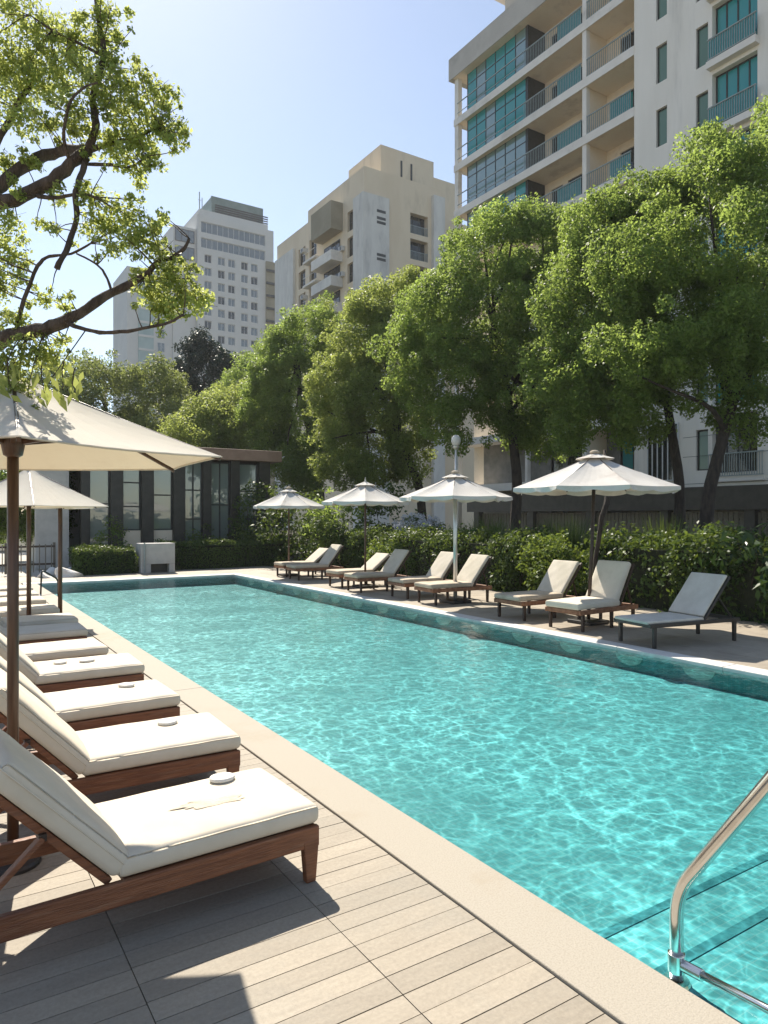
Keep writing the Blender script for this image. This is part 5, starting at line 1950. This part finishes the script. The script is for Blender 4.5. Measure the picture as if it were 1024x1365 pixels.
# dark sapling behind the largest parasol
q, Zs = gpos(808, 11.2)
t = thing('sapling', 'thin curved dark sapling trunk behind the largest parasol', 'tree', (q[0], q[1], 0))
mb = MB((q[0], q[1], 0))
mb.tube([at(793, 800, Zs) * 1, at(794, 745, Zs), at(799, 715, Zs), at(802, 690, Zs), at(809, 672, Zs), at(811, 650, Zs + 0.2), at(806, 600, Zs + 0.5)], [0.045, 0.045, 0.045, 0.05, 0.06, 0.05, 0.03], 9)
mb.build('trunk', M['bark_dark'], t, smooth=True)

# ------------------------------------------------------------------ overhanging tree, near left
Zn = 3.6
tb = at(-330, 689, 4.3)
tb.z = 0
near = thing('overhanging_tree', 'sparse leafy tree with long crooked branches reaching in over the cream parasols', 'tree', (tb.x, tb.y, 0))
mb = MB(tb)
fork = at(-300, 420, 4.2)
mb.tube([(tb.x, tb.y, -0.05), (tb.x + 0.05, tb.y, 0.8), (tb.x + 0.02, tb.y - 0.03, 1.7), fork], [0.19, 0.16, 0.14, 0.12], 14, cap=False)


def branch(pts, r0, r1, n=4):
    P = [at(px, py, Z) for px, py, Z in pts]
    out = []
    for i in range(len(P) - 1):
        p0, p1, p2, p3 = P[max(i - 1, 0)], P[i], P[i + 1], P[min(i + 2, len(P) - 1)]
        for k in range(n):
            u = k / n
            out.append(0.5 * ((2 * p1) + (p2 - p0) * u + (2 * p0 - 5 * p1 + 4 * p2 - p3) * u * u + (3 * p1 - p0 - 3 * p2 + p3) * u ** 3))
    out.append(P[-1])
    rad = [(r0 + (r1 - r0) * (i / (len(out) - 1)) ** 0.8) * rnd.uniform(0.9, 1.12) for i in range(len(out))]
    out = [p + Vector((rnd.uniform(-1, 1), rnd.uniform(-1, 1), rnd.uniform(-1, 1))) * rad[i] * 0.22 for i, p in enumerate(out)]
    mb.tube(out, rad, 9, cap=True)
    return out


BR = []
BR.append(branch([(-300, 420, 4.2), (-150, 350, 3.9), (-30, 280, 3.7), (20, 265, 3.65), (60, 247, 3.6), (95, 218, 3.6), (118, 200, 3.6)], 0.05, 0.028))
BR.append(branch([(-40, 285, 3.7), (0, 247, 3.7), (40, 217, 3.75), (78, 202, 3.8), (118, 200, 3.6)], 0.035, 0.025))
BR.append(branch([(118, 200, 3.6), (128, 165, 3.6), (124, 130, 3.65), (138, 75, 3.7), (132, 30, 3.75), (124, -30, 3.8)], 0.022, 0.012))
BR.append(branch([(95, 218, 3.6), (85, 185, 3.5), (92, 140, 3.4), (110, 118, 3.35), (130, 110, 3.3)], 0.011, 0.004))
BR.append(branch([(115, 212, 3.6), (108, 235, 3.55), (100, 262, 3.5), (102, 290, 3.5), (92, 325, 3.45), (76, 358, 3.4)], 0.015, 0.013))
BR.append(branch([(50, 262, 3.6), (80, 263, 3.55), (105, 258, 3.5), (125, 262, 3.45)], 0.012, 0.005))
BR.append(branch([(-300, 420, 4.2), (-150, 470, 3.9), (-30, 465, 3.6), (15, 448, 3.5), (60, 438, 3.45), (95, 424, 3.4), (140, 396, 3.4), (180, 374, 3.4), (197, 366, 3.4)], 0.055, 0.014))
BR.append(branch([(197, 366, 3.4), (210, 350, 3.4), (232, 342, 3.4), (247, 330, 3.4), (252, 318, 3.4)], 0.015, 0.007))
BR.append(branch([(190, 373, 3.4), (215, 371, 3.42), (250, 372, 3.45)], 0.009, 0.004))
BR.append(branch([(88, 430, 3.4), (115, 440, 3.35), (150, 443, 3.3), (190, 438, 3.3), (225, 430, 3.3), (244, 419, 3.3)], 0.012, 0.006))
BR.append(branch([(20, 446, 3.5), (32, 400, 3.5), (50, 355, 3.5), (66, 342, 3.5), (95, 338, 3.5), (120, 325, 3.5)], 0.012, 0.005))
BR.append(branch([(150, 392, 3.4), (140, 365, 3.4), (125, 350, 3.4), (102, 338, 3.4)], 0.007, 0.004))
BR.append(branch([(118, 200, 3.6), (150, 190, 3.6), (175, 185, 3.6), (210, 170, 3.6)], 0.016, 0.006))
BR.append(branch([(110, 218, 3.6), (150, 220, 3.6), (175, 222, 3.6), (195, 208, 3.6)], 0.01, 0.004))
BR.append(branch([(138, 75, 3.7), (110, 60, 3.7), (70, 40, 3.7), (40, 20, 3.7)], 0.01, 0.004))
BR.append(branch([(-60, 300, 3.7), (-10, 200, 3.8), (30, 130, 3.9), (60, 90, 3.9)], 0.03, 0.008))

blobs = [(20, 15, 34, 3.8), (60, 40, 34, 3.8), (100, 55, 30, 3.75), (135, 45, 28, 3.75), (142, 20, 18, 3.75), (0, 75, 36, 3.85), (40, 85, 36, 3.85), (20, 120, 40, 3.9), (65, 110, 32, 3.8), (105, 95, 30, 3.7),
         (150, 85, 22, 3.7), (130, 110, 26, 3.6), (95, 140, 26, 3.55), (160, 115, 24, 3.6), (195, 105, 18, 3.6), (205, 135, 26, 3.6), (170, 145, 30, 3.6), (180, 180, 30, 3.6), (215, 170, 22, 3.6), (232, 125, 12, 3.6), (240, 170, 14, 3.6),
         (150, 190, 26, 3.6), (195, 205, 22, 3.6), (160, 215, 18, 3.6), (245, 192, 9, 3.6), (30, 160, 26, 3.8), (110, 170, 22, 3.6), (65, 165, 18, 3.7), (185, 228, 12, 3.6),
         (125, 262, 18, 3.5), (150, 285, 26, 3.5), (120, 300, 20, 3.5), (175, 290, 22, 3.45), (185, 320, 26, 3.4), (205, 305, 14, 3.4), (215, 335, 20, 3.4), (225, 360, 24, 3.4), (205, 390, 22, 3.4), (240, 385, 24, 3.4), (262, 400, 22, 3.4),
         (230, 405, 22, 3.4), (215, 415, 12, 3.4), (255, 360, 14, 3.4), (270, 395, 14, 3.4), (150, 330, 16, 3.4),
         (5, 300, 26, 3.6), (10, 340, 30, 3.6), (-10, 380, 30, 3.6), (20, 370, 16, 3.55), (60, 400, 14, 3.5), (25, 430, 20, 3.5), (45, 470, 26, 3.4), (10, 480, 32, 3.4), (75, 478, 20, 3.45), (20, 515, 26, 3.3), (40, 215, 10, 3.7), (70, 260, 9, 3.6),
         (90, 410, 9, 3.4), (60, 300, 8, 3.5), (30, 260, 8, 3.6), (5, 215, 16, 3.7)]
# thinner sprays of leaves round the dense clusters
for a, b, r, z in list(blobs):
    for _ in range(4):
        an = rnd.uniform(0, 6.283)
        k = rnd.uniform(1.0, 1.9)
        x_, y_ = a + math.cos(an) * r * k, b + math.sin(an) * r * k
        if x_ < 250 and not (x_ > 205 and y_ < 110):
            blobs.append((x_, y_, rnd.uniform(5, 10), z + rnd.uniform(-0.15, 0.15)))
cs = [np.array(at(a, b, z)) for a, b, r, z in blobs]
rs = [r * z / 940.0 for a, b, r, z in blobs]
# twigs from the branches to the leaf clusters
bp_ = [p for b in BR for p in b]
for c, r in zip(cs, rs):
    c = Vector(c)
    near_p = min(bp_, key=lambda p: (p - c).length)
    if (near_p - c).length < 0.7:
        save = mb
        pts = limb(mb, near_p, c, 0.0032, 0.0014, n=5, wob=0.06, sides=5)
        for k in range(4):
            d = Vector((rnd.uniform(-1, 1), rnd.uniform(-1, 1), rnd.uniform(-1, 1))) * r
            limb(mb, c, c + d, 0.0016, 0.0007, n=4, wob=0.12, sides=4)
trunk = mb.build('trunk', M['bark'], near, smooth=True)
P, Nn, T = clump_leaves(cs, rs, 85000, flat=0.9, up=0.3, rough=1.0, shell=0.15)
keep = rng.random(len(P)) < (0.55 + 0.45 * np.sin(P[:, 0] * 30 + 1) * np.sin(P[:, 1] * 28) * np.sin(P[:, 2] * 31 + 2) - 0.05)
P, Nn, T = P[keep], Nn[keep], T[keep]
V = leaf_quads(P, Nn, 0.0125 * (0.6 + 0.8 * rng.random(len(P))), aspect=0.5, droop=0.5)
quads_mesh('crown', V, M['leaf_near'], near, T, off=tb)
# drooping sprig with larger leaves just above the big parasol
sp_leaves, sn, ss = [], [], []
for base_px in ((10, 505), (55, 512), (85, 508), (100, 515)):
    mb = MB(tb)
    a = at(base_px[0], base_px[1] - 25, 2.95)
    b = at(base_px[0] + rnd.uniform(-6, 6), base_px[1] + 12, 2.95)
    limb(mb, a, b, 0.003, 0.0015, n=4, sides=5)
    for k in range(7):
        u = k / 6
        p = np.array(a.lerp(b, u))
        d = unit(np.array([rnd.uniform(-1, 1), rnd.uniform(-1, 1), -1.0]))
        sp_leaves.append(p + d * 0.05)
        sn.append(np.array([rnd.uniform(-1, 1), -1, 0.4]))
        ss.append(0.042 * rnd.uniform(0.7, 1.15))
    mb.build('sprig', M['bark'], near, smooth=True)
V = leaf_quads(np.array(sp_leaves), np.array(sn), np.array(ss), aspect=0.36, droop=3.0)
quads_mesh('large_leaves', V, M['leaf_near'], near, rng.random(len(sp_leaves)), off=tb)

# low planting behind the hedges: one sheet of ground cover nobody could count
n = 16000
P = np.stack([11.3 + rng.random(n) * 8.0, 2 + rng.random(n) * 22.0, 0.02 + rng.random(n) ** 2 * 0.35], 1)
P = P[(P[:, 0] > 12.5)]
V = leaf_quads(P, rng.normal(size=(len(P), 3)) * 0.6 + np.array([0, 0, 0.7]), 0.07 * (0.6 + 0.8 * rng.random(len(P))), aspect=0.5)
tag(quads_mesh('ground_cover', V, M['leaf_hedge'], None, rng.random(len(P))), 'dark leafy ground cover between the hedge and the trees', 'ground cover', None, 'stuff')

# ------------------------------------------------------------------ haze between here and the far buildings
hz, nt, out = new_mat('haze_air')
pv_ = N(nt, 'ShaderNodeVolumePrincipled')
pv_.inputs['Color'].default_value = (0.93, 0.96, 1.0, 1)
pv_.inputs['Density'].default_value = 0.0004
pv_.inputs['Anisotropy'].default_value = 0.2
L(nt, pv_.outputs[0], out.inputs['Volume'])
mb = MB()
mb.box(-120, 200, -80, 260, -1.5, 80)
tag(mb.build('haze', hz), 'thin pale haze in the air', 'haze', None, 'stuff')
